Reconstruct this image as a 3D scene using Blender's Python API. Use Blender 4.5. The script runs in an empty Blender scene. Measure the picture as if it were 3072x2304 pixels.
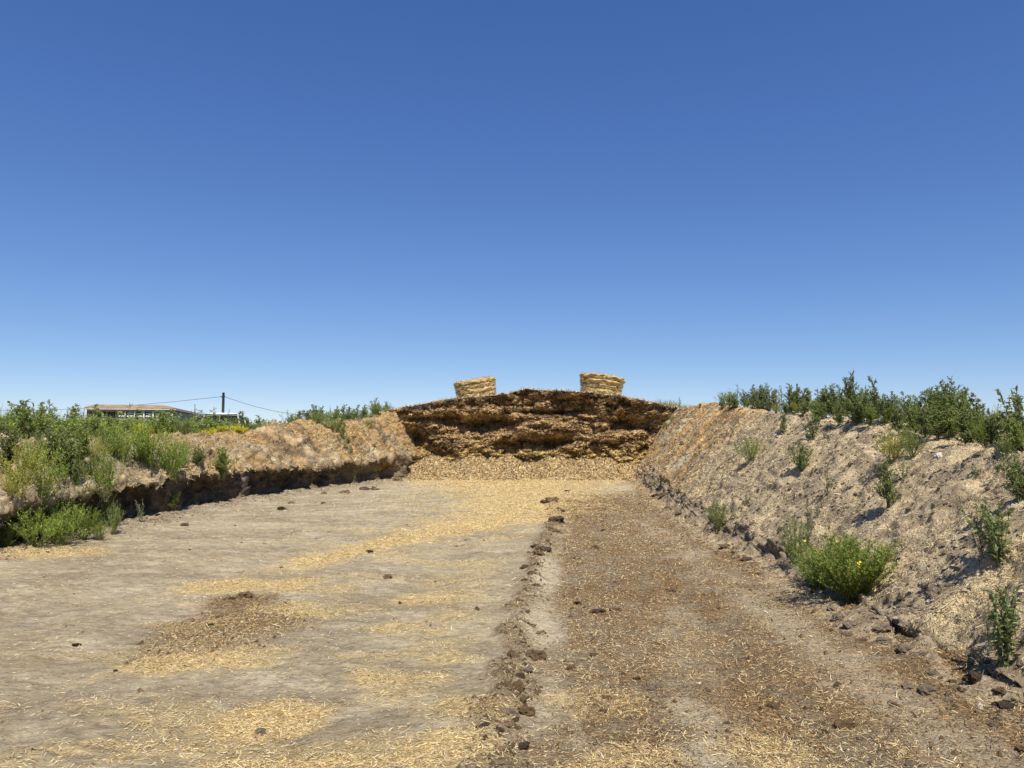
import bpy, math, random
import numpy as np
from mathutils import Vector, Matrix
from mathutils.bvhtree import BVHTree

random.seed(7)
RNG = np.random.default_rng(11)
S = bpy.context.scene
COL = S.collection

# ------------------------------------------------------------------ camera
EYE = 1.6
FPX = 768.0
HOR = 440.0
cd = bpy.data.cameras.new('camera'); cam = bpy.data.objects.new('camera', cd); COL.objects.link(cam)
cd.sensor_width = 36.0; cd.lens = 27.0; cd.clip_start = 0.05; cd.clip_end = 6000
PITCH = math.atan((HOR - 384.0) / FPX)
cam.location = (0, 0, EYE)
cam.rotation_euler = (math.radians(90) + PITCH, 0, 0)
S.camera = cam

# ------------------------------------------------------------------ light
SUN_EL, SUN_AZ = 57.0, 163.0           # azimuth from +Y (ahead) towards +X (right)
w = bpy.data.worlds.new('World'); S.world = w; w.use_nodes = True
nt = w.node_tree; nt.nodes.clear()
sky = nt.nodes.new('ShaderNodeTexSky'); sky.sky_type = 'NISHITA'; sky.sun_disc = False
sky.sun_elevation = math.radians(SUN_EL); sky.sun_rotation = math.radians(SUN_AZ)
sky.altitude = 700; sky.air_density = 0.8; sky.dust_density = 0.0; sky.ozone_density = 3.0
bg = nt.nodes.new('ShaderNodeBackground'); bg.inputs['Strength'].default_value = 0.075
wo = nt.nodes.new('ShaderNodeOutputWorld')
# the camera's rendering of the sky: one gain and gamma for each channel, over the whole dome
sp_ = nt.nodes.new('ShaderNodeSeparateColor'); cb_ = nt.nodes.new('ShaderNodeCombineColor')
nt.links.new(sky.outputs[0], sp_.inputs[0])
for k_, (gain_, gam_) in enumerate(((1.02, 1.10), (.94, .93), (1.02, .68))):
    m1_ = nt.nodes.new('ShaderNodeMath'); m1_.operation = 'MULTIPLY'; m1_.inputs[1].default_value = 0.1
    m2_ = nt.nodes.new('ShaderNodeMath'); m2_.operation = 'POWER'; m2_.inputs[1].default_value = gam_
    m3_ = nt.nodes.new('ShaderNodeMath'); m3_.operation = 'MULTIPLY'; m3_.inputs[1].default_value = 10 * gain_
    nt.links.new(sp_.outputs[k_], m1_.inputs[0]); nt.links.new(m1_.outputs[0], m2_.inputs[0]); nt.links.new(m2_.outputs[0], m3_.inputs[0]); nt.links.new(m3_.outputs[0], cb_.inputs[k_])
nt.links.new(cb_.outputs[0], bg.inputs[0]); nt.links.new(bg.outputs[0], wo.inputs[0])
sd = bpy.data.lights.new('sun', 'SUN'); sd.energy = 4.6; sd.angle = math.radians(0.53); sd.color = (1.0, 0.945, 0.845)
sun = bpy.data.objects.new('sun', sd); COL.objects.link(sun)
e, a = math.radians(SUN_EL), math.radians(SUN_AZ)
SUND = Vector((math.sin(a) * math.cos(e), math.cos(a) * math.cos(e), math.sin(e)))
sun.rotation_euler = SUND.to_track_quat('Z', 'Y').to_euler()
sun.location = (0, 0, 50)
vs = S.view_settings
vs.view_transform = 'Standard'; vs.look = 'None'; vs.gamma = 1.0; vs.use_curve_mapping = False
vs.exposure = 0.42

# ------------------------------------------------------------------ noise
_perm = np.random.default_rng(3).permutation(256)
_perm = np.concatenate([_perm, _perm, _perm])
_g = np.random.default_rng(4).normal(size=(256, 3)); _g /= np.linalg.norm(_g, axis=1)[:, None]

def perlin(x, y, z=0.0):
    x, y, z = np.broadcast_arrays(np.asarray(x, float), np.asarray(y, float), np.asarray(z, float))
    xi, yi, zi = np.floor(x).astype(int), np.floor(y).astype(int), np.floor(z).astype(int)
    xf, yf, zf = x - xi, y - yi, z - zi
    xi &= 255; yi &= 255; zi &= 255
    f = lambda t: t * t * t * (t * (t * 6 - 15) + 10)
    u, v, w_ = f(xf), f(yf), f(zf)
    r = 0
    for dx in (0, 1):
        for dy in (0, 1):
            for dz in (0, 1):
                h = _perm[_perm[_perm[xi + dx] + yi + dy] + zi + dz]
                gr = _g[h]
                d = gr[..., 0] * (xf - dx) + gr[..., 1] * (yf - dy) + gr[..., 2] * (zf - dz)
                r = r + d * (u if dx else 1 - u) * (v if dy else 1 - v) * (w_ if dz else 1 - w_)
    return r * 1.5

def fbm(x, y, z=0.0, o=4, g=0.5):
    r = 0; a_ = 1.0
    for i in range(o):
        r = r + a_ * perlin(x * 2 ** i + 17 * i, y * 2 ** i + 5 * i, np.asarray(z) * 2 ** i + 9 * i)
        a_ *= g
    return r

def sstep(a_, b_, x):
    t = np.clip((x - a_) / (b_ - a_), 0, 1)
    return t * t * (3 - 2 * t)

def mix(a_, b_, m):
    a_ = np.asarray(a_, float); b_ = np.asarray(b_, float)
    return a_ + (b_ - a_) * m[..., None]

# ------------------------------------------------------------------ pixel helpers (pixels of the 1024 x 768 picture)
def floor_at(px, py):
    d = EYE * FPX / (py - HOR)
    return (px - 512) * d / FPX, d

# ------------------------------------------------------------------ materials
def new_mat(name):
    m = bpy.data.materials.new(name); m.use_nodes = True
    n = m.node_tree; n.nodes.clear()
    out = n.nodes.new('ShaderNodeOutputMaterial')
    return m, n, out

def N(n, t, **kw):
    o = n.nodes.new(t)
    for k, v in kw.items():
        if k in o.inputs: o.inputs[k].default_value = v
        else: setattr(o, k, v)
    return o

def soil_mat(name, fine=60.0, mid=9.0, var=0.55, bump=0.5, bdist=0.02, stretch=(1, 1, 1), fleck=0.0, fleck_col=(.6, .45, .22, 1)):
    """attribute colour (what the soil is made of at each place) with grain, small stones and relief"""
    m, n, out = new_mat(name)
    L = n.links.new
    at = N(n, 'ShaderNodeAttribute', attribute_name='Col')
    tc = N(n, 'ShaderNodeTexCoord')
    mp = N(n, 'ShaderNodeMapping'); mp.inputs['Scale'].default_value = stretch
    L(tc.outputs['Object'], mp.inputs['Vector'])
    n1 = N(n, 'ShaderNodeTexNoise', Scale=fine, Detail=6.0, Roughness=0.7); L(mp.outputs[0], n1.inputs['Vector'])
    n2 = N(n, 'ShaderNodeTexNoise', Scale=mid, Detail=5.0, Roughness=0.65); L(mp.outputs[0], n2.inputs['Vector'])
    ad = N(n, 'ShaderNodeMath', operation='ADD'); L(n1.outputs['Fac'], ad.inputs[0]); L(n2.outputs['Fac'], ad.inputs[1])
    mr = N(n, 'ShaderNodeMapRange'); mr.inputs['From Min'].default_value = 0.7; mr.inputs['From Max'].default_value = 1.3
    mr.inputs['To Min'].default_value = 1 - var; mr.inputs['To Max'].default_value = 1 + var
    L(ad.outputs[0], mr.inputs['Value'])
    mul = N(n, 'ShaderNodeVectorMath', operation='SCALE'); L(at.outputs['Color'], mul.inputs[0]); L(mr.outputs[0], mul.inputs['Scale'])
    col = mul.outputs[0]
    if fleck > 0:
        mp2 = N(n, 'ShaderNodeMapping'); mp2.inputs['Scale'].default_value = (18, 55, 40); mp2.inputs['Rotation'].default_value = (.3, .2, .7)
        L(tc.outputs['Object'], mp2.inputs['Vector'])
        n3 = N(n, 'ShaderNodeTexNoise', Scale=1.6, Detail=2.0, Distortion=1.2); L(mp2.outputs[0], n3.inputs['Vector'])
        r3 = N(n, 'ShaderNodeMapRange'); r3.inputs['From Min'].default_value = 0.62 ; r3.inputs['From Max'].default_value = 0.70
        r3.inputs['To Max'].default_value = fleck; L(n3.outputs['Fac'], r3.inputs['Value'])
        mx = N(n, 'ShaderNodeMix', data_type='RGBA'); L(r3.outputs[0], mx.inputs['Factor']); L(col, mx.inputs['A'])
        mx.inputs['B'].default_value = fleck_col; col = mx.outputs['Result']
    b = N(n, 'ShaderNodeBsdfPrincipled', Roughness=0.95); b.inputs['Specular IOR Level'].default_value = 0.15
    L(col, b.inputs['Base Color'])
    bp = N(n, 'ShaderNodeBump', Strength=bump, Distance=bdist); L(ad.outputs[0], bp.inputs['Height']); L(bp.outputs[0], b.inputs['Normal'])
    L(b.outputs[0], out.inputs['Surface'])
    return m

def straw_mat(name, rough=0.6):
    m, n, out = new_mat(name); L = n.links.new
    at = N(n, 'ShaderNodeAttribute', attribute_name='Col')
    tc = N(n, 'ShaderNodeTexCoord')
    n1 = N(n, 'ShaderNodeTexNoise', Scale=45.0, Detail=2.0); L(tc.outputs['Object'], n1.inputs['Vector'])
    mr = N(n, 'ShaderNodeMapRange'); mr.inputs['To Min'].default_value = 0.72; mr.inputs['To Max'].default_value = 1.28
    L(n1.outputs['Fac'], mr.inputs['Value'])
    mul = N(n, 'ShaderNodeVectorMath', operation='SCALE'); L(at.outputs['Color'], mul.inputs[0]); L(mr.outputs[0], mul.inputs['Scale'])
    b = N(n, 'ShaderNodeBsdfPrincipled', Roughness=rough); b.inputs['Specular IOR Level'].default_value = 0.3
    L(mul.outputs[0], b.inputs['Base Color'])
    t = N(n, 'ShaderNodeBsdfTranslucent'); L(mul.outputs[0], t.inputs['Color'])
    ms = N(n, 'ShaderNodeMixShader', Fac=0.22); L(b.outputs[0], ms.inputs[1]); L(t.outputs[0], ms.inputs[2])
    L(ms.outputs[0], out.inputs['Surface'])
    return m

def leaf_mat(name, trans=0.38):
    m, n, out = new_mat(name); L = n.links.new
    at = N(n, 'ShaderNodeAttribute', attribute_name='Col')
    oi = N(n, 'ShaderNodeObjectInfo')
    mr = N(n, 'ShaderNodeMapRange'); mr.inputs['To Min'].default_value = 0.8; mr.inputs['To Max'].default_value = 1.2
    L(oi.outputs['Random'], mr.inputs['Value'])
    mul = N(n, 'ShaderNodeVectorMath', operation='SCALE'); L(at.outputs['Color'], mul.inputs[0]); L(mr.outputs[0], mul.inputs['Scale'])
    b = N(n, 'ShaderNodeBsdfPrincipled', Roughness=0.5); b.inputs['Specular IOR Level'].default_value = 0.35
    L(mul.outputs[0], b.inputs['Base Color'])
    t = N(n, 'ShaderNodeBsdfTranslucent')
    hs = N(n, 'ShaderNodeMix', data_type='RGBA', blend_type='MULTIPLY'); hs.inputs['Factor'].default_value = 1.0
    L(mul.outputs[0], hs.inputs['A']); hs.inputs['B'].default_value = (1.5, 1.5, 0.7, 1)
    L(hs.outputs['Result'], t.inputs['Color'])
    ms = N(n, 'ShaderNodeMixShader', Fac=trans); L(b.outputs[0], ms.inputs[1]); L(t.outputs[0], ms.inputs[2])
    L(ms.outputs[0], out.inputs['Surface'])
    return m

def plain_mat(name, c, rough=0.6, metal=0.0, var=0.15, scale=6.0, bump=0.1, spec=0.4, c2=None, stretch=(1, 1, 1)):
    m, n, out = new_mat(name); L = n.links.new
    tc = N(n, 'ShaderNodeTexCoord'); mp = N(n, 'ShaderNodeMapping'); mp.inputs['Scale'].default_value = stretch
    L(tc.outputs['Object'], mp.inputs['Vector'])
    n1 = N(n, 'ShaderNodeTexNoise', Scale=scale, Detail=6.0, Roughness=0.65); L(mp.outputs[0], n1.inputs['Vector'])
    r = N(n, 'ShaderNodeValToRGB')
    lo = [v * (1 - var) for v in c]; hi = [min(1, v * (1 + var)) for v in (c2 or c)]
    r.color_ramp.elements[0].position = 0.35; r.color_ramp.elements[1].position = 0.65
    r.color_ramp.elements[0].color = (*lo, 1); r.color_ramp.elements[1].color = (*hi, 1)
    L(n1.outputs['Fac'], r.inputs['Fac'])
    b = N(n, 'ShaderNodeBsdfPrincipled', Roughness=rough, Metallic=metal); b.inputs['Specular IOR Level'].default_value = spec
    L(r.outputs[0], b.inputs['Base Color'])
    if bump:
        bp = N(n, 'ShaderNodeBump', Strength=bump, Distance=0.02); L(n1.outputs['Fac'], bp.inputs['Height']); L(bp.outputs[0], b.inputs['Normal'])
    L(b.outputs[0], out.inputs['Surface'])
    return m

M = {
    'floor': soil_mat('packed_earth', 42, 8, 0.5, 0.9, 0.03, (.8, 2.2, 1), 0.45),
    'bank': soil_mat('bank_earth', 45, 8, 0.5, 0.9, 0.03, (1, 1, 1), 0.5),
    'silage': soil_mat('cut_silage', 22, 5, 0.55, 1.0, 0.05, (0.5, 0.5, 1.8), 0.35, (.5, .36, .16, 1)),
    'field': soil_mat('field_soil', 8, 1.2, 0.4, 0.4, 0.05),
    'clod': soil_mat('clod_earth', 50, 14, 0.5, 0.9, 0.02),
    'straw': straw_mat('straw'),
    'leaf': leaf_mat('leaf'),
    'stem': leaf_mat('stem', 0.05),
    'flower': leaf_mat('petal', 0.3),
    'rust_roof': plain_mat('rusty_roof_sheet', (.20, .125, .07), .8, 0, .35, 1.5, .1, .2, (.33, .245, .16), (1, 6, 1)),
    'white_trim': plain_mat('white_trim', (.74, .72, .68), .6, 0, .08, 4),
    'grey_wall': plain_mat('weathered_white_board', (.30, .265, .20), .8, 0, .2, 3, .2, .2, (.42, .375, .29), (1, 1, 5)),
    'dark_pane': plain_mat('dark_glass', (.015, .018, .02), .35, 0, .2, 1, 0, .15),
    'pole': plain_mat('weathered_pole_wood', (.10, .085, .075), .9, 0, .4, 6, .4, .2, None, (6, 6, .6)),
    'wire': plain_mat('power_cable', (.03, .03, .035), .6, 0, .1),
    'white_car': plain_mat('white_car_paint', (.78, .79, .8), .25, 0, .02, 2, 0, .5),
    'dark_car': plain_mat('grey_car_paint', (.06, .065, .07), .3, .2, .05, 2, 0, .5),
    'tyre': plain_mat('tyre_rubber', (.02, .02, .02), .85, 0, .2),
    'rim': plain_mat('wheel_rim', (.45, .45, .46), .35, .8, .1),
    'lamp': plain_mat('lamp_glass', (.7, .7, .68), .15, 0, .05),
    'red_lamp': plain_mat('red_lamp_glass', (.4, .02, .02), .2, 0, .05),
    'marker': plain_mat('pale_marker_plastic', (.75, .72, .5), .5, 0, .08),
    'pale_chunk': plain_mat('pale_chunk', (.55, .52, .47), .85, 0, .2, 12, .5),
}

# ------------------------------------------------------------------ mesh helpers
def mesh_from(name, V, F, col=None, smooth=True):
    """V (n,3); F (m,k) with constant k (or list of arrays); col (n,3) point colours"""
    me = bpy.data.meshes.new(name)
    V = np.ascontiguousarray(V, dtype=np.float32)
    Fs = F if isinstance(F, list) else [F]
    Fs = [np.asarray(f, dtype=np.int32) for f in Fs if len(f)]
    me.vertices.add(len(V)); me.vertices.foreach_set('co', V.ravel())
    li = np.concatenate([f.ravel() for f in Fs])
    tot = np.concatenate([np.full(len(f), f.shape[1], np.int32) for f in Fs])
    st = np.concatenate([[0], np.cumsum(tot)[:-1]]).astype(np.int32)
    me.loops.add(len(li)); me.loops.foreach_set('vertex_index', li)
    me.polygons.add(len(tot)); me.polygons.foreach_set('loop_start', st); me.polygons.foreach_set('loop_total', tot)
    me.update(calc_edges=True)
    me.polygons.foreach_set('use_smooth', np.full(len(tot), smooth))
    if col is not None:
        at = me.color_attributes.new('Col', 'FLOAT_COLOR', 'POINT')
        c4 = np.ones((len(V), 4), np.float32); c4[:, :3] = np.clip(col, 0, 1)
        at.data.foreach_set('color', c4.ravel())
    return me

def obj(name, me, mat, parent=None, loc=None):
    o = bpy.data.objects.new(name, me); COL.objects.link(o)
    if mat is not None and len(me.materials) == 0: me.materials.append(mat)
    if parent is not None: o.parent = parent
    if loc is not None: o.location = loc
    return o

def empty(name, loc=(0, 0, 0), rz=0.0):
    o = bpy.data.objects.new(name, None); COL.objects.link(o); o.location = loc; o.rotation_euler = (0, 0, rz)
    o.empty_display_size = 0.2
    return o

def tag(o, label=None, cat=None, group=None, kind=None):
    if label: o['label'] = label
    if cat: o['category'] = cat
    if group: o['group'] = group
    if kind: o['kind'] = kind
    return o

def grid_faces(nu, nv):
    i = np.arange(nu * nv).reshape(nu, nv)
    return np.stack([i[:-1, :-1], i[1:, :-1], i[1:, 1:], i[:-1, 1:]], -1).reshape(-1, 4)

def grid_normals(P):
    du = np.gradient(P, axis=0); dv = np.gradient(P, axis=1)
    n = np.cross(du, dv); n /= np.linalg.norm(n, axis=-1, keepdims=True) + 1e-9
    return n

TERR = []      # coarse copies of the terrain for dropping things onto it
def remember(P, step=(3, 3)):
    Q = P[::step[0], ::step[1]]
    TERR.append((Q.reshape(-1, 3), grid_faces(Q.shape[0], Q.shape[1])))

# ------------------------------------------------------------------ pit outline
YL = [-14, 2, 6, 9, 11.2, 14, 19, 24, 28, 32, 36]
XL = [-7.9, -7.7, -7.4, -7.15, -7.0, -7.2, -7.1, -6.25, -5.25, -4.1, -3.7]
YR = [-14, 0, 4, 8.6, 14, 20, 26.7, 32, 36]
XR = [3.0, 3.0, 3.05, 3.1, 3.3, 3.85, 4.55, 5.05, 5.3]
def xl(y): return np.interp(y, YL, XL) + 0.12 * perlin(np.asarray(y) * 0.7, 3.3)
def xr(y): return np.interp(y, YR, XR) + 0.10 * perlin(np.asarray(y) * 0.8, 8.3)
def ridge_x(y): return np.interp(y, [0, 3.8, 5.5, 7.5, 9.5, 11.2, 14, 17, 20.5, 30], [-.25, -.12, -.02, .14, .27, .38, .72, .92, 1.05, 1.4]) + .06 * perlin(np.asarray(y) * 1.4, 1.7)
FIELD_L, FIELD_R = 1.5, 1.62

# colours of what the place is made of (linear)
C_DIRT = np.array([.425, .348, .218]); C_DIRT2 = np.array([.55, .465, .315]); C_DIRTB = np.array([.225, .17, .105])
C_STRAW = np.array([.60, .43, .175]); C_PALE = np.array([.62, .50, .30]); C_BROWN = np.array([.235, .143, .064])
C_ORANGE = np.array([.48, .28, .09]); C_DARK = np.array([.055, .04, .03]); C_GREY = np.array([.20, .175, .15])

# ------------------------------------------------------------------ pit floor
def ell(x, y, cx, cy, rx, ry, rot=0.0, nz=None):
    c, s = math.cos(rot), math.sin(rot)
    dx, dy = x - cx, y - cy
    q = ((dx * c + dy * s) / rx) ** 2 + ((-dx * s + dy * c) / ry) ** 2
    if nz is not None: q = q + nz
    return 1 - sstep(0.25, 1.5, q)

def floor_masks(x, y):
    nz = 0.95 * fbm(x * 1.3, y * 1.9, 2.0, 5, .6) ; nz2 = fbm(x * 3.1, y * 2.2, 7.0, 4)
    Y = np.zeros_like(x); B = np.zeros_like(x)
    def addY(px, py, rx, ry, k=1.0, rot=0.0):
        nonlocal Y
        cx, cy = floor_at(px, py); Y = np.maximum(Y, k * ell(x, y, cx, cy, rx, ry, rot, nz))
    addY(262, 582, .8, .5, 1, .25); addY(222, 589, .4, .3, .9); addY(298, 608, .42, .36, .9); addY(215, 655, .5, .26, .9); addY(255, 648, .4, .3, .55)
    addY(268, 708, .36, .27, 1, .3); addY(300, 760, .5, .22, .9); addY(380, 765, .5, .2, .9); addY(445, 745, .32, .3, .85)
    addY(250, 752, .3, .15, .8)
    addY(440, 594, .5, .3, .7); addY(395, 621, .35, .2, .6); addY(415, 671, .38, .2, .75); addY(450, 655, .25, .25, .6); addY(460, 700, .3, .3, .6)
    addY(610, 752, .35, .22, .6); addY(755, 738, .3, .3, .6); addY(600, 690, .3, .35, .4); addY(1015, 690, .5, .4, .6)
    addY(25, 553, 1.0, .55, 1, .2); addY(60, 548, .7, .35, .8)
    # long stripe from the face towards the left foreground
    sy = np.array([8.6, 9.2, 10.7, 13.4, 16.6, 22, 27, 31]); sx = np.array([-3.3, -3.0, -2.55, -1.45, .1, .5, .2, 0.0]); sw = np.array([.35, .4, .5, .75, 1.5, 2.0, 3.2, 5.0])
    dist = np.abs(x - np.interp(y, sy, sx)) / np.interp(y, sy, sw)
    Y = np.maximum(Y, (1 - sstep(.3, 1.3, dist + nz * .6)) * sstep(9.2, 10.6, y + nz * .6))
    Y = np.maximum(Y, .38 * sstep(-.15, .55, fbm(x * .9, y * 1.6, 19.0, 5, .6)) * sstep(-4.5, -2.0, x) * sstep(-.1, -.6, x - ridge_x(y)))
    # brown spill on the left, brown litter on the right
    cx, cy = floor_at(238, 624); B = np.maximum(B, ell(x, y, cx, cy, .62, 1.0, .05, nz * .6))
    cx, cy = floor_at(245, 600); B = np.maximum(B, .9 * ell(x, y, cx, cy, .35, .45, 0, nz * .7))
    rx_ = ridge_x(y)
    R = sstep(-.05, .5, x - rx_ + .15 * nz)            # right half
    rd = np.abs(x - rx_)
    ridge = (1 - sstep(.03, .19, rd + .16 * nz2)) * (1 - sstep(20, 22, y)) * (.45 + .55 * sstep(-.25, .3, perlin(y * 1.1, 6.0)))
    # bare pale tracks in the right half
    T = np.zeros_like(x)
    tx = np.interp(y, [3.5, 4.3, 6, 8, 10.5, 12], [.22, .25, .25, .33, .5, .6]); T = np.maximum(T, (1 - sstep(.06, .22, np.abs(x - tx) + .1 * nz)) * (1 - sstep(10, 12, y)))
    tx = np.interp(y, [3.5, 4.5, 5.5, 7, 9], [.95, 1.12, 1.25, 1.5, 1.9]); T = np.maximum(T, (1 - sstep(.08, .3, np.abs(x - tx) + .14 * nz)) * (1 - sstep(6.5, 8.5, y)) * .9)
    tx = np.interp(y, [3.5, 6, 9, 16], [2.35, 2.35, 2.45, 2.7]); T = np.maximum(T, (1 - sstep(.1, .4, np.abs(x - tx) + .2 * nz)) * .6 * (1 - sstep(14, 18, y)))
    T = T * (.3 + .7 * sstep(-.35, .3, fbm(x * 1.1, y * .8, 55.0, 4)))
    far = sstep(20, 25, y)
    return Y, B, R * (1 - far), ridge, T, nz, nz2

def floor_z(x, y, nz, nz2, ridge, B, R):
    z = .05 * fbm(x * .5, y * .5, 1.0, 3) + .018 * nz2 + .014 * fbm(x * 8, y * 13, 4.0, 4, .6)
    z = z + ridge * (.055 + .06 * np.abs(fbm(x * 5, y * 4, 3.0, 3))) + .05 * B * (.4 + nz2 * .4)
    # wheel ruts on both sides of the ridge and tread scales on the left
    for off, wd in ((.36, .25), (1.65, .3), (-1.2, .35), (-3.0, .35)):
        z = z - .03 * np.exp(-((x - ridge_x(y) - off) / wd) ** 2)
    tread = np.sin((y * 1.0 + x * .55 + .25 * fbm(x * 1.5, y * 1.5, 6.0, 2)) * 29.0)
    z = z + .006 * np.sign(tread) * np.abs(tread) ** .6 * (1 - R) * sstep(-.3, .4, fbm(x * .6, y * .6, 12.0, 2))
    return z

ys = np.concatenate([np.linspace(-14, 2.2, 24), np.geomspace(2.4, 33.5, 450)])
ts = np.linspace(0, 1, 335)
X0 = xl(ys) - 1.0; X1 = xr(ys) + 1.0
FX = X0[:, None] + (X1 - X0)[:, None] * ts[None]; FY = np.repeat(ys[:, None], len(ts), 1)
fY, fB, fR, fRi, fT, fnz, fnz2 = floor_masks(FX, FY)
FZ = floor_z(FX, FY, fnz, fnz2, fRi, fB, fR)
edgeL = sstep(1.9, .7, (FX - X0[:, None])); edgeR = sstep(1.7, .8, (X1[:, None] - FX))
FZ = FZ + edgeL * (.06 + .07 * np.abs(fbm(FX * 3, FY * 3, 2.5, 3))) + edgeR * (.04 + .07 * np.abs(fbm(FX * 3, FY * 3, 5.5, 3)))
FP = np.stack([FX, FY, FZ], -1)
g1 = sstep(-.5, .6, fbm(FX * .45, FY * .8, 21.0, 3)); g2 = sstep(-.2, .7, fbm(FX * 1.6, FY * 3.2, 31.0, 4))
fc = mix(mix(C_DIRT, C_DIRTB, (1 - g1) * .55), C_DIRT2, g2 * .7)
fc = mix(fc, C_DIRTB * 1.0, np.clip(fR * .85, 0, 1)); fc = mix(fc, C_BROWN * 1.0, np.clip(fR * sstep(-.45, .35, fnz2 + .5 * fbm(FX * .7, FY * .45, 66.0, 3)) * .8, 0, 1))
fc = mix(fc, C_BROWN * .9, np.clip(fB * .95, 0, 1)); fc = mix(fc, C_BROWN * .62, np.clip(fRi * .9, 0, 1))
fc = mix(fc, C_DIRT2 * .98, fT * .8)
fc = mix(fc, C_GREY * 1.15, sstep(.2, .6, fbm(FX * 2.2, FY * 4.0, 41.0, 4)) * .3 * (1 - fR))
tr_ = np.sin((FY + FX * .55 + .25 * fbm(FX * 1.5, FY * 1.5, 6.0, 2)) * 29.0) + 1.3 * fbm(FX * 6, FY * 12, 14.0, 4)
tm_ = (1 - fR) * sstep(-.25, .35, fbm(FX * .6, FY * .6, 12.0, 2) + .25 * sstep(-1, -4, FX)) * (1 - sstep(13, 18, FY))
fc = mix(fc, C_DIRT2 * 1.02, sstep(.1, .9, tr_) * tm_ * .16); fc = mix(fc, C_DIRTB * .95, sstep(.1, 1.0, -tr_) * tm_ * .16)  # tread relief shading painted as tone: pale dry crests, darker loose troughs
fc = mix(fc, C_STRAW * np.array([1.02, 1.04, 1.08]), np.clip(fY * .95, 0, .9))
fc = mix(fc, C_GREY * .8, edgeL * .55); fc = mix(fc, C_BROWN * .9, edgeR * .75 * (1 - sstep(26, 30, FY)))
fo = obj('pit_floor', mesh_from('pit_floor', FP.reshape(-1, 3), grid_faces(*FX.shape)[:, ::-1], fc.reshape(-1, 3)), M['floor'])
tag(fo, kind='structure')
remember(FP, (6, 6))

# ------------------------------------------------------------------ banks
def sweep(ys, ctrl, counts):
    """ctrl: list of (out(y), z(y)) arrays; counts: samples on every span -> arrays (ny, ns) of outward distance and height"""
    o, z, t = [], [], []
    nn_ = len(ys); ctrl = [(np.broadcast_to(a_, nn_), np.broadcast_to(b_, nn_)) for a_, b_ in ctrl]
    for i, c in enumerate(counts):
        f = np.arange(c) / c
        o.append(ctrl[i][0][:, None] * (1 - f) + ctrl[i + 1][0][:, None] * f)
        z.append(ctrl[i][1][:, None] * (1 - f) + ctrl[i + 1][1][:, None] * f)
        t.append(i + f)
    o = np.concatenate(o, 1); z = np.concatenate(z, 1); t = np.concatenate(t)
    for _ in range(4):
        for A in (o, z): A[:, 1:-1] = .25 * A[:, :-2] + .5 * A[:, 1:-1] + .25 * A[:, 2:]
    return o, z, t

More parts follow.
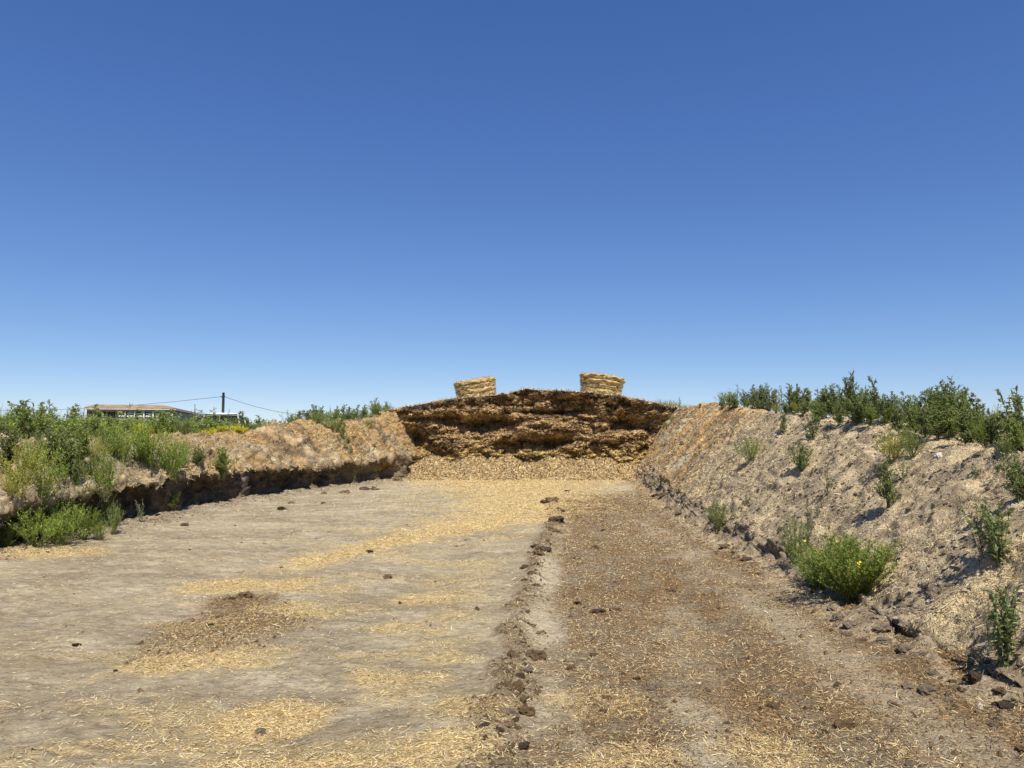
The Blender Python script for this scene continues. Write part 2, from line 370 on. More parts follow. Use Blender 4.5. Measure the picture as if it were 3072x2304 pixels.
def build_bank(side):
    R = side > 0
    yb = np.concatenate([np.linspace(-14, 2.5, 20), np.geomspace(2.7, 36.5, 640)]) if R else np.concatenate([np.linspace(-14, 6, 20), np.geomspace(6.2, 36.5, 560)])
    one = np.ones_like(yb)
    if R:
        hc = np.interp(yb, [-14, 4, 7, 8.6, 11, 14, 19, 24, 27, 31, 36], [1.3, 1.38, 1.46, 1.58, 1.8, 1.98, 2.3, 2.72, 2.85, 2.9, 2.9])
        hcut = np.interp(yb, [-14, 7, 9, 12, 16, 22, 27, 31, 36], [.08, .08, .22, .3, .33, .42, .5, .55, .55]) * (1 + .5 * perlin(yb * .9, 4.0))
        und = np.interp(yb, [6, 12, 30], [.06, .12, .16]) + .08 * perlin(yb * 1.1, 14.0)
        slope = np.interp(yb, [0, 8, 14, 26, 34], [.98, .95, 1.0, 1.15, 1.6]); fld = FIELD_R
    else:
        hc = np.interp(yb, [-14, 8, 12, 16, 19, 23.5, 25.5, 28, 31, 32.6, 36], [1.45, 1.45, 1.48, 1.52, 1.58, 1.70, 2.1, 2.2, 2.32, 2.75, 2.9])
        hcut = np.interp(yb, [-14, 8, 11, 16, 19, 24, 28, 31, 36], [.5, .55, .62, .72, .78, .74, .78, .95, 1.0]) * (1 + .28 * perlin(yb * .8, 24.0) + .22 * fbm(yb * 2.3, 27.0, 0, 3))
        und = .16 + .50 * sstep(-.3, .15, perlin(yb * .62, 34.0)) + .10 * perlin(yb * 2.1, 4.0)
        und = np.maximum(und, -.02)
        slope = np.interp(yb, [0, 12, 24, 29, 34], [.82, .84, .9, 1.15, 2.0]); fld = FIELD_L
    hc = hc + .07 * fbm(yb * .8, 51.0, 0, 3)
    run = (hc - hcut) / slope
    bx = (xr(yb) if R else xl(yb) + .16 * fbm(yb * 1.2, 71.0, 0, 3))
    ctrl = [(-.6 * one, -.14 * one), (-.18 * one, .03 * one), (und * .75, .06 * one), (und, .45 * hcut), (und * .6, .84 * hcut), (.03 * one, hcut + .03),
            (.06 + run * .33, hcut + (hc - hcut) * .36), (.06 + run * .67, hcut + (hc - hcut) * .72), (.06 + run, hc - .02), (.5 + run, hc + .03), (1.5 + run, np.minimum(hc, fld + .15)),
            (4 + run, fld * one), (9 + run, fld - .02), (16 + run, fld - .4)]
    if R:      # no overhang on this side: a rough, leaning scarp with rubble at its foot
        ctrl[1:6] = [(-.35 * one, .02 * one), (-.05 * one, .09 * one), (.05 + .18 * hcut, .5 * hcut), (.08 + .32 * hcut, .85 * hcut), (.10 + .5 * hcut, hcut + .04)]
        ctrl[6:9] = [(o_ + .04 + .5 * hcut, z_) for o_, z_ in ctrl[6:9]]
    counts = [5, 6, 10, 10, 8, 26, 26, 24, 12, 14, 12, 8, 6]
    o, z, t = sweep(yb, ctrl, counts)
    P = np.stack([bx[:, None] + side * o, np.repeat(yb[:, None], o.shape[1], 1), z], -1)
    n = grid_normals(P); n *= np.sign(n[..., 2].mean())
    if n[len(yb) // 2, 60, 2] < 0: n = -n
    x, y, zz = P[..., 0], P[..., 1], P[..., 2]
    T = np.repeat(t[None], len(yb), 0)
    onslope = sstep(3.2, 5.4, T) * (1 - sstep(9.0, 10.5, T)); oncut = sstep(1.4, 2.4, T) * (1 - sstep(4.6, 5.3, T))
    # lumps, gullies running down the slope, crumbs
    down = z + .0
    gully = fbm(y * 1.5 + (.55 * side) * z * .0, o * .35 + 3.0, 7.0 + side, 4)
    lump = fbm(x * 1.1, y * 1.1, zz * 1.1 + 5, 3); fine = fbm(x * 4.5, y * 4.5, zz * 4.5, 3); crumb = fbm(x * 13, y * 13, zz * 13, 2)
    gul2 = fbm(y * 4.2 + .3 * o, o * .9 + 7.0, 17.0 + side, 3)
    clump = np.maximum(0, fbm(x * 3.0, y * 3.0, zz * 3.0 + 60, 3) - .12)
    k1, k2 = (.55, .06) if R else (1.0, .16)
    d = onslope * (k1 * (.15 * gully + .12 * lump + .07 * gul2 + (.045 if R else .075) * fine) + (.022 if R else .036) * crumb + k2 * clump) + oncut * (.10 * lump + .11 * fine + .035 * crumb)
    chunk = np.floor((fbm(y * 1.1, zz * 1.4 + o, 3.0, 3) + 1) * 4) / 4 - 1
    d = d + oncut * .13 * chunk
    if not R:     # vertical scrape ribs where the loader cut the far left end
        ribs = np.abs(np.sin(y * 5.2 + 1.3 * perlin(y * .8, zz)))
        d = d + (sstep(26, 28, y) * oncut * .10 * ribs)
    else:
        ribs = np.abs(np.sin(y * 4.0 + o * 1.5 + 1.3 * perlin(y * .8, zz)))
        d = d + (sstep(19, 23, y) * sstep(2.0, 3, T) * (1 - sstep(6.5, 8, T)) * .09 * ribs)
    d = d + (1 - sstep(0, 2.2, T)) * .03 * fine + sstep(9.5, 11, T) * .05 * lump
    P = P + n * d[..., None]
    # what it is made of
    st = sstep(-.25, .45, fbm(y * 1.4 + .25 * o, o * .55, 15.0 + side, 4))             # straw lying in bands down the slope
    gr = sstep(-.1, .4, fbm(y * 1.3 + .25 * o, o * .5, 25.0 + side, 4))
    c = mix(np.array([.43, .34, .21]), np.array([.29, .225, .148]) if R else np.array([.235, .19, .14]), gr * (.6 if R else .8))
    c = mix(c, (C_PALE * .95) if R else (C_STRAW * np.array([.58, .6, .72])), st * .6 * (sstep(2.5, 5, T)))
    farm = sstep(15, 21, y)
    orange = farm * sstep(-.35, .25, fbm(y * 1.1 + .3 * o, o * .9, 45.0, 4) + (.25 * sstep(6, 8.5, T)))
    c = mix(c, C_ORANGE * (1.0 if R else .78), orange * (.75 if R else .6) * (1 - .8 * oncut * (1 - sstep(27, 30, y))))
    tears = farm * sstep(.15, .35, fbm(y * 1.8 + .6 * o, o * .8, 65.0, 4)) * sstep(4.5, 6, T)
    c = mix(c, C_DARK * 1.6, tears * .7)
    cut_soil_shade = oncut * (.62 + .38 * sstep(-.3, .3, fine)) * (1 - .55 * sstep(25, 29, y))
    c = mix(c, (np.array([.15, .118, .085]) if R else np.array([.048, .042, .038])), np.clip(cut_soil_shade * (.75 if R else 1.0), 0, 1))  # dark soil of the cut; left side blackened further with the undercut's shade
    c = mix(c, C_BROWN * .9, (1 - sstep(.6, 2.0, T)) * .6)
    if not R: c = mix(c, C_DIRTB * .75, (1 - sstep(2.2, 3.2, T)) * .8)
    c = mix(c, np.array([.13, .12, .06]), sstep(10, 11, T))
    c = c * (1.12 if R else 1.0)
    c = mix(c, C_DARK * 2.2, sstep(.2, .45, fbm(x * 2.2, y * 2.2, zz * 2.2 + 40, 4)) * (.55 if R else .4) * onslope)
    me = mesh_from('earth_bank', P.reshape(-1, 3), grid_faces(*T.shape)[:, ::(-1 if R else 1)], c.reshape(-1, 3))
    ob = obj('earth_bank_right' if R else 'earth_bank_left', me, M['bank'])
    tag(ob, kind='structure')
    remember(P, (4, 3))
    return P, n, T, onslope, oncut, st, orange, gr

RB = build_bank(+1)
LB = build_bank(-1)

# ------------------------------------------------------------------ the field around
gx = np.concatenate([-np.geomspace(1800, 26, 14), np.linspace(-24, 24, 33), np.geomspace(26, 1800, 14)])
gy = np.concatenate([-np.geomspace(1200, 20, 8), np.linspace(-18, 40, 40), np.geomspace(43, 2500, 22)])
GX, GY = np.meshgrid(gx, gy, indexing='ij')
inside = (GX > xl(GY) - 7) & (GX < xr(GY) + 7) & (GY < 44) & (GY > -16)
GZ = np.where(inside, -.6, np.where(GX > 0, FIELD_R - .06, FIELD_L - .06)) + np.where(inside, 0, .04 * fbm(GX * .05, GY * .05, 0, 2))
gc = mix(np.array([.10, .10, .045]), np.array([.20, .17, .09]), sstep(-.3, .5, fbm(GX * .08, GY * .08, 3, 3)))
go = obj('field_ground', mesh_from('field_ground', np.stack([GX, GY, GZ], -1).reshape(-1, 3), grid_faces(*GX.shape), gc.reshape(-1, 3)), M['field'])
tag(go, kind='structure')

# ------------------------------------------------------------------ silage stack: cut face, covered top, loose heap at its foot
SY = 33.0
TX = [-12, -9, -7, -5.6, -4.6, -2.4, -.7, -.1, .45, .65, 1.2, 2.0, 2.92, 3.5, 4.86, 6.36, 7.6, 9, 11.5, 14]
TZ = [1.3, 1.85, 2.4, 2.78, 3.0, 3.38, 3.53, 3.6, 3.76, 3.80, 3.72, 3.72, 3.66, 3.6, 3.46, 3.1, 2.85, 2.55, 1.9, 1.3]
def top_z(x): return np.interp(x, TX, TZ) + .035 * fbm(np.asarray(x) * 1.6, 2.0, 0, 3)
nu, nv = 540, 180
u = np.linspace(-9, 9.5, nu); v = np.linspace(0, 1, nv)
U, Vv = np.meshgrid(u, v, indexing='ij')
zt = top_z(u)[:, None]
Zf = -.05 + Vv * (zt + .05)
prof = SY - .05 + .35 * Vv
# ledges: horizontal layers of different depth, broken sideways
def layers(th, seed, fu, wob):
    q = Zf / th + wob * fbm(U * .3, Zf * .45, seed, 3); li = np.floor(q); f = q - li
    a0 = fbm(U * fu + li * 13.7, li * 5.3 + seed, seed * .7, 4)
    return a0, np.sqrt(np.clip(1 - (2 * f - 1) ** 2, 0, 1)), li
la, lr, li1 = layers(.27, 3.0, .6, 1.3)
lb, lr2, li2 = layers(.105, 9.0, 1.2, 2.0)
blk = fbm(U * .55, Zf * .7, 23.0, 2)
def worley(x, z, seed):
    '''random height of the nearest jittered cell and distance to its border'''
    xi, zi = np.floor(x).astype(int), np.floor(z).astype(int)
    b1 = np.full(x.shape, 9.0); b2 = np.full(x.shape, 9.0); val = np.zeros(x.shape)
    for a_ in (-1, 0, 1):
        for b_ in (-1, 0, 1):
            h1 = _perm[(_perm[(xi + a_) & 255] + zi + b_ + seed) & 255]; h2 = _perm[(h1 + 77) & 255]; h3 = _perm[(h1 + 151) & 255]
            d_ = np.hypot(xi + a_ + h1 / 255 - x, zi + b_ + h2 / 255 - z)
            nw = d_ < b1
            b2 = np.where(nw, b1, np.minimum(b2, d_)); val = np.where(nw, h3 / 255, val); b1 = np.where(nw, d_, b1)
    return val, b2 - b1
wv, wb = worley(U * 1.7 + .5 * fbm(U * 1.5, Zf * 2, 5.0, 3), Zf * 3.6 + .6 * fbm(U * 1.2, Zf * 2, 6.0, 3), 3)
wv2, wb2 = worley(U * 4.2 + .4 * fbm(U * 3, Zf * 4, 7.0, 2), Zf * 8.0 + .5 * fbm(U * 3, Zf * 4, 8.0, 2), 11)
fin = fbm(U * 4.0, Zf * 7.0, 33.0, 3); fin2 = fbm(U * 11.0, Zf * 16.0, 35.0, 2)
disp = .45 * (wv - .5) + .16 * sstep(0, .25, wb) + .16 * (wv2 - .5) + .07 * sstep(0, .25, wb2) + .26 * la + .10 * lr + .10 * lb + .06 * lr2 + .32 * blk + .09 * fin + .035 * fin2 - .15
# a deep recess left of centre, a rounded lobe right of it, a slit above the lobe, hollows in both corners
def bump2(cx, cz, rx, rz): return np.exp(-(((U - cx) / rx) ** 2 + ((Zf - cz) / rz) ** 2) ** 1.5)
disp = disp - 1.0 * bump2(-1.0, 2.3, 1.3, .34) + .75 * bump2(1.6, 2.12, 1.35, .40) - .85 * bump2(1.6, 2.78, 1.6, .13) - .7 * bump2(1.2, 1.48, 1.2, .2) + .35 * bump2(3.6, 1.75, 1.3, .2)
disp = disp - .9 * bump2(5.0, 2.3, .9, .35) - .8 * bump2(-4.4, 1.6, .7, .4) + .35 * bump2(-3.4, 2.75, 1.2, .2) - .35 * bump2(-3.9, 2.5, 1.2, .12) - .4 * bump2(3.05, 3.1, .3, .2)
crust = sstep(.30, .12, zt - Zf)
disp = disp * (1 - .35 * sstep(.06, 0, zt - Zf)) + (.2 + .16 * fbm(U * 1.5, Zf * 2, 91.0, 3)) * crust
disp *= sstep(.0, .8, Zf)
Yf = prof - disp
SPF = np.stack([U + .04 * fin, Yf, Zf + .05 * fbm(U * 2.2, Zf * 4, 43.0, 2) * sstep(0, .05, zt - Zf)], -1)
tone = np.clip(.5 + .5 * fbm(U * .5 + li1 * 3.1, li1 * 7.7, 53.0, 3) + .35 * lb, 0, 1)
tone = np.clip(tone * .6 + .5 * wv2 * .6 + .25 * wv, 0, 1)
cs = mix(np.array([.25, .15, .075]), np.array([.58, .40, .20]), tone)
cs = mix(cs, C_STRAW * .72, sstep(.25, .6, fbm(U * .8, Zf * 3.5, 63.0, 3)) * .7)
cs = mix(cs, C_STRAW * .85, sstep(1.5, 1.0, Zf) * .75)
rot = sstep(.0, .45, fbm(U * .9, Zf * 3.2, 73.0, 4))
cs = mix(cs, np.array([.09, .055, .03]), rot * .5)
cs = mix(cs, np.array([.045, .032, .025]), np.clip(crust * sstep(-.5, .3, fbm(U * 1.3, Zf * 2, 83.0, 3) + .3 * (np.abs(U - 1.4) > 1.6)), 0, 1) * .85)
st_root = empty('silage_stack', (0.5, SY, 0))
tag(st_root, 'big layered brown silage stack with a rough cut face closing the pit end', 'silage stack')
def rel(P, root): return P.reshape(-1, 3) - np.array(root.location)
obj('cut_face', mesh_from('cut_face', rel(SPF, st_root), grid_faces(nu, nv), cs.reshape(-1, 3)), M['silage'], st_root)
remember(SPF, (5, 5))
# covered top running away behind the face
nb = 34
bv = np.linspace(0, 1, nb); TU, TB = np.meshgrid(u, bv, indexing='ij')
ty = SPF[:, -1, 1][:, None] + .0 + TB ** 1.6 * 24
tz0 = SPF[:, -1, 2][:, None]
tzz = tz0 + (np.maximum(top_z(u), 1.4)[:, None] - tz0) * sstep(0, .1, TB) + .05 * np.sin(TB * 3.1) - sstep(.55, 1, TB) * np.maximum(0, tz0 - 1.3) + .03 * fbm(TU * 2, ty * 2, 5, 3) * sstep(0, .06, TB)
TP = np.stack([np.repeat(SPF[:, -1, 0][:, None], nb, 1), ty, tzz], -1)
tcx = mix(C_PALE * .9, C_STRAW * .7, sstep(-.2, .5, fbm(TU * 1.2, ty * 1.2, 93, 3)))
obj('straw_covered_top', mesh_from('straw_covered_top', rel(TP, st_root), grid_faces(nu, nb), tcx.reshape(-1, 3)), M['bank'], st_root)
remember(TP, (5, 3))
# loose heap
hu, hv = 320, 84
hx = np.linspace(-5.6, 6.3, hu); hb = np.linspace(0, 1, hv); HX, HB = np.meshgrid(hx, hb, indexing='ij')
foot = 31.1 + .25 * fbm(hx * .5, 1.0, 0, 3) + .1 * (hx / 5) ** 2
htop = .95 + .34 * fbm(hx * .8, 9.0, 0, 4)
HY = foot[:, None] + HB * (SY + .3 - foot)[:, None]
HZ = -.06 + (htop[:, None] + .06) * (1 - (1 - HB) ** 1.35) + .09 * fbm(HX * 2.2, HY * 2.2, 3, 4) * sstep(0, .12, HB) + .03 * fbm(HX * 9, HY * 9, 1, 2)
HP = np.stack([HX, HY, HZ], -1)
hc_ = mix(np.array([.50, .38, .20]), np.array([.40, .27, .13]), sstep(-.1, .5, fbm(HX * .9, HY * 1.5, 5, 4)) * .6)
hc_ = mix(hc_, C_BROWN * .8, sstep(.25, .5, fbm(HX * 2.5, HY * 3, 15, 3)) * .6)
heap = obj('loose_silage_heap', mesh_from('loose_silage_heap', HP.reshape(-1, 3) - np.array([0.3, 31.5, 0]), grid_faces(hu, hv), hc_.reshape(-1, 3)), M['silage'], None, (0.3, 31.5, 0))
tag(heap, 'golden slope of loose crumbled silage along the foot of the cut face', 'silage heap')
remember(HP, (5, 3))

# ------------------------------------------------------------------ terrain lookup
_V, _F, off = [], [], 0
for V_, F_ in TERR:
    _V.append(V_); _F.append(F_ + off); off += len(V_)
_V = np.concatenate(_V).tolist(); _F = np.concatenate(_F).tolist()
BVH = BVHTree.FromPolygons(_V, _F)
def pixel_ray(px, py):
    d = Vector(((px - 512) / FPX, 1.0, (384 - py) / FPX))
    d = Vector((d.x, d.y * math.cos(PITCH) - d.z * math.sin(PITCH), d.y * math.sin(PITCH) + d.z * math.cos(PITCH)))
    return d.normalized()
def hit(px, py):
    r = BVH.ray_cast(Vector((0, 0, EYE)), pixel_ray(px, py))
    return r[0]
def drop(x, y, z=8.0):
    r = BVH.ray_cast(Vector((x, y, z)), Vector((0, 0, -1)))
    return r[0].z if r[0] is not None else (FIELD_R if x > 0 else FIELD_L)

# ------------------------------------------------------------------ straw and chaff
def scatter(P, dens, n):
    A = P[:-1, :-1]; du = P[1:, :-1] - A; dv = P[:-1, 1:] - A
    cr = np.cross(du, dv); ar = np.linalg.norm(cr, axis=-1)
    wgt = (ar * dens[:-1, :-1]).ravel(); wgt = np.maximum(wgt, 0)
    cdf = np.cumsum(wgt); idx = np.searchsorted(cdf, RNG.random(n) * cdf[-1]); idx = np.minimum(idx, len(cdf) - 1)
    i, j = np.unravel_index(idx, ar.shape)
    a_, b_ = RNG.random((n, 1)), RNG.random((n, 1))
    pos = A[i, j] + du[i, j] * a_ + dv[i, j] * b_
    nr = cr[i, j] / (ar[i, j][:, None] + 1e-12)
    return pos, nr, i, j

def straws(pos, nr, length, width, colors, tilt=.25, bias=None, lift=.004):
    n = len(pos)
    r = RNG.normal(size=(n, 3))
    if bias is not None: r = r + bias
    t = r - (r * nr).sum(1, keepdims=True) * nr; t /= np.linalg.norm(t, axis=1, keepdims=True) + 1e-9
    tl = np.abs(RNG.normal(size=(n, 1))) * tilt
    t = t * np.cos(tl) + nr * np.sin(tl)
    s = np.cross(t, nr + .8 * RNG.normal(size=(n, 3)) * .5); s /= np.linalg.norm(s, axis=1, keepdims=True) + 1e-9
    L_ = (length * (.35 + 1.0 * RNG.random(n) + 1.6 * (RNG.random(n) < .06)))[:, None] if np.ndim(length) else length * (.5 + RNG.random((n, 1)))
    W_ = (width * (.7 + .6 * RNG.random(n)))[:, None] if np.ndim(width) else width * (.7 + .6 * RNG.random((n, 1)))
    c0 = pos + nr * lift
    p0 = c0 - t * L_ * .25; p1 = c0 + t * L_ * .75
    p0 = p0 + nr * np.sin(tl) * L_ * .2
    V = np.stack([p0 - s * W_ * .5, p0 + s * W_ * .5, p1 + s * W_ * .4, p1 - s * W_ * .4], 1).reshape(-1, 3)
    F = np.arange(4 * n).reshape(n, 4)
    return V, F, np.repeat(colors, 4, 0)

def pal(n, cols, probs, jit=.18):
    k = RNG.choice(len(cols), n, p=np.array(probs) / sum(probs))
    c = np.array(cols)[k] * (1 + jit * RNG.normal(size=(n, 1)))
    return np.clip(c, .01, .9)

def stuff(name, parts, mat, label, cat):
    off = 0; Vs, Fs, Cs = [], [], []
    for V, F, c in parts:
        Vs.append(V); Fs.append(F + off); Cs.append(c); off += len(V)
    o = obj(name, mesh_from(name, np.concatenate(Vs), np.concatenate(Fs), np.concatenate(Cs), False), mat)
    tag(o, label, cat, None, 'stuff')
    return o

YEL = [.70, .54, .25]; PAL = [.70, .59, .37]; TAN = [.47, .35, .18]; BRN = [.25, .152, .068]; DRK = [.085, .055, .035]; ORG = [.52, .31, .11]; GRY = [.33, .29, .23]
dist = np.clip(FP[..., 1], 3.0, 60)
lod = np.where(FP[..., 1] < 2.6, 0, (3.5 / dist) ** 1.55)
def lw(p, l0, w0):
    d = np.maximum(p[:, 1], 3.5)
    return l0 * .9 * np.maximum(1, d / 9) ** .5, np.maximum(w0 * .9, .00062 * d)
parts = []
p, n_, i, j = scatter(FP, fY ** 1.15 * lod, 105000); n_ *= np.sign(n_[:, 2:3])
l, wd = lw(p, .026, .0040); parts.append(straws(p, n_, l, wd, pal(len(p), [YEL, PAL, TAN, ORG, BRN], [.5, .25, .14, .05, .05]), .2))
rm = np.clip(fR * (1 - .75 * fT) * (.55 + .6 * sstep(-.5, .6, fnz2)) + fRi * .6 + fB * 1.1, 0, 1.6)
p, n_, i, j = scatter(FP, rm * lod, 180000); n_ *= np.sign(n_[:, 2:3])
bm = sstep(-.35, .55, fbm(p[:, 0] * .9, p[:, 1] * .55, 77.0, 3))[:, None]
l, wd = lw(p, .025, .0040)
ca = pal(len(p), [YEL, PAL, TAN, BRN, DRK], [.2, .2, .28, .24, .1]); cb = pal(len(p), [YEL, TAN, ORG, BRN, DRK], [.07, .22, .12, .45, .18])
parts.append(straws(p, n_, l, wd, np.where(RNG.random((len(p), 1)) < bm, cb, ca), .28))
sp = np.clip(1 - fR, 0, 1) * (.25 + .75 * sstep(-.1, .7, fbm(FX * .9, FY * 1.2, 88.0, 4))) + edgeL * 1.2
p, n_, i, j = scatter(FP, sp * lod, 70000); n_ *= np.sign(n_[:, 2:3])
l, wd = lw(p, .026, .0040); parts.append(straws(p, n_, l, wd, pal(len(p), [PAL, TAN, GRY, BRN, YEL], [.38, .22, .25, .12, .1]), .12, np.array([1.2, .5, 0])))
stuff('chopped_straw', parts, M['straw'], 'chopped straw and brown chaff littering the pit floor', 'straw')

# crumbs of earth: small angular lumps too many to count
def crumbs(pos, size, cols):
    n = len(pos)
    base = np.array([[1, 0, 0], [-1, 0, 0], [0, 1, 0], [0, -1, 0], [0, 0, .8], [0, 0, -.5]], float)
    tri = np.array([[0, 2, 4], [2, 1, 4], [1, 3, 4], [3, 0, 4], [2, 0, 5], [1, 2, 5], [3, 1, 5], [0, 3, 5]])
    an = RNG.random(n) * 6.28; c_, s_ = np.cos(an), np.sin(an)
    B = base[None] * (.6 + .8 * RNG.random((n, 6, 1))) * size[:, None, None]
    X = B[..., 0] * c_[:, None] - B[..., 1] * s_[:, None]; Y_ = B[..., 0] * s_[:, None] + B[..., 1] * c_[:, None]
    V = np.stack([X, Y_, B[..., 2]], -1) + pos[:, None]
    F = (tri[None] + 6 * np.arange(n)[:, None, None]).reshape(-1, 3)
    return V.reshape(-1, 3), F, np.repeat(cols, 6, 0)
cdn = (fRi * 3 + edgeR * 1.6 + edgeL * 1.4 + fR * .2 + fB * .5 + .012) * lod
p, n_, i, j = scatter(FP, cdn, 15000)
sz = .006 + .02 * RNG.random(len(p)) ** 3 + .0006 * p[:, 1]
stuff('earth_crumbs', [crumbs(p, sz, pal(len(p), [[.10, .068, .04], [.17, .115, .065], [.27, .2, .125]], [.4, .35, .25]))], M['clod'], 'small dark crumbs of earth along the ridge and bank feet', 'earth')

# on the banks
parts = []
P, n0, T, onS, onC, stm, orng, gr = RB
dd = np.clip(P[..., 1], 4, 60); lodb = np.where(P[..., 1] < 3.2, 0, (4 / dd) ** 1.35)
dn = onS * (.3 + .9 * stm) * (1 - .5 * gr) * lodb
p, n_, i, j = scatter(P, dn, 150000); n_ *= np.sign((n_ * n0[i, j]).sum(1, keepdims=True))
l, wd = lw(p, .031, .0038)
oo = orng[i, j][:, None]
ca = pal(len(p), [PAL, YEL, TAN, GRY, BRN, DRK], [.44, .13, .24, .12, .1, .04]); cb = pal(len(p), [ORG, YEL, TAN, BRN, DRK], [.4, .2, .2, .15, .05])
parts.append(straws(p, n_, l, wd, np.where(RNG.random((len(p), 1)) < oo, cb, ca), .3, np.array([-.7, -.2, -.7])))
dn = (1 - sstep(1.5, 3.5, T)) * lodb
p, n_, i, j = scatter(P, dn, 14000); n_ *= np.sign((n_ * n0[i, j]).sum(1, keepdims=True))
l, wd = lw(p, .035, .0045); parts.append(straws(p, n_, l, wd, pal(len(p), [TAN, BRN, DRK, YEL], [.3, .4, .2, .15]), .35))
pc, nc, ic, jc = scatter(P, (onS + .6 * (1 - sstep(1.5, 4, T))) * lodb * (.3 + gr), 9000)
stuff('earth_crumbs', [crumbs(pc, .008 + .022 * RNG.random(len(pc)) ** 3 + .0007 * pc[:, 1], pal(len(pc), [[.12, .09, .06], [.22, .17, .115], [.34, .28, .2]], [.3, .4, .3]))], M['clod'], 'loose crumbs of soil lying on the right bank slope', 'earth')
stuff('bank_straw', parts, M['straw'], 'pale loose straw lying down the right earth bank', 'straw')
parts = []
P, n0, T, onS, onC, stm, orng, gr = LB
dd = np.clip(P[..., 1], 8, 60); lodb = np.where(P[..., 1] < 7, 0, (8 / dd) ** 1.1)
dn = onS * (.2 + .8 * stm) * (1 - .4 * gr) * lodb + .08 * onC * lodb + (1 - sstep(1.2, 2.4, T)) * lodb * .6
p, n_, i, j = scatter(P, dn, 60000); n_ *= np.sign((n_ * n0[i, j]).sum(1, keepdims=True))
l, wd = lw(p, .045, .0045)
oo = orng[i, j][:, None]; cc_ = onC[i, j][:, None]
ca = pal(len(p), [PAL, YEL, TAN, GRY, BRN], [.2, .1, .35, .2, .2]); cb = pal(len(p), [ORG, YEL, TAN, BRN, DRK], [.28, .08, .34, .25, .1]); cx_ = pal(len(p), [BRN, DRK, TAN], [.3, .6, .1])
cf = np.where(RNG.random((len(p), 1)) < oo, cb, ca); cf = np.where(cc_ > .5, cx_, cf)
parts.append(straws(p, n_, l, wd, cf, .3, np.array([.7, -.1, -.5])))
stuff('bank_straw', parts, M['straw'], 'yellowish straw lying on the left earth bank above its dark undercut', 'straw')

# shaggy flakes on the cut face, the heap and the crest of the stack
parts = []
nf = grid_normals(SPF); nf *= np.where(nf[..., 1:2] > 0, -1, 1)
p, n_, i, j = scatter(SPF, sstep(.7, 1.0, Zf) * np.where(np.abs(U - .5) < 7, 1, 0), 60000); n_ = np.where(n_[:, 1:2] > 0, -n_, n_)
c = cs[i, j] * (1 + .45 * RNG.normal(size=(len(p), 1))) * 1.1
V, F, c2 = straws(p, n_, .10, .028, np.clip(c, .015, .75), .45, np.array([0, -.2, .0]), .01); parts.append((V, F, c2))
p, n_, i, j = scatter(HP, np.ones_like(HX), 26000); n_ *= np.sign(n_[:, 2:3])
parts.append(straws(p, n_, .10, .028, pal(len(p), [YEL, PAL, TAN, ORG, BRN, DRK], [.16, .12, .36, .14, .22, .06]), .4))
p, n_, i, j = scatter(TP[:, :13], np.where(np.abs(TU[:, :13] - .5) < 8, 1.0, 0), 12000); n_ *= np.sign(n_[:, 2:3])
parts.append(straws(p, n_, .14, .026, pal(len(p), [PAL, YEL, TAN, GRY], [.5, .2, .2, .1]), .5))
stuff('silage_flakes', parts, M['straw'], 'shaggy straw flakes hanging from the silage face and heap', 'silage')

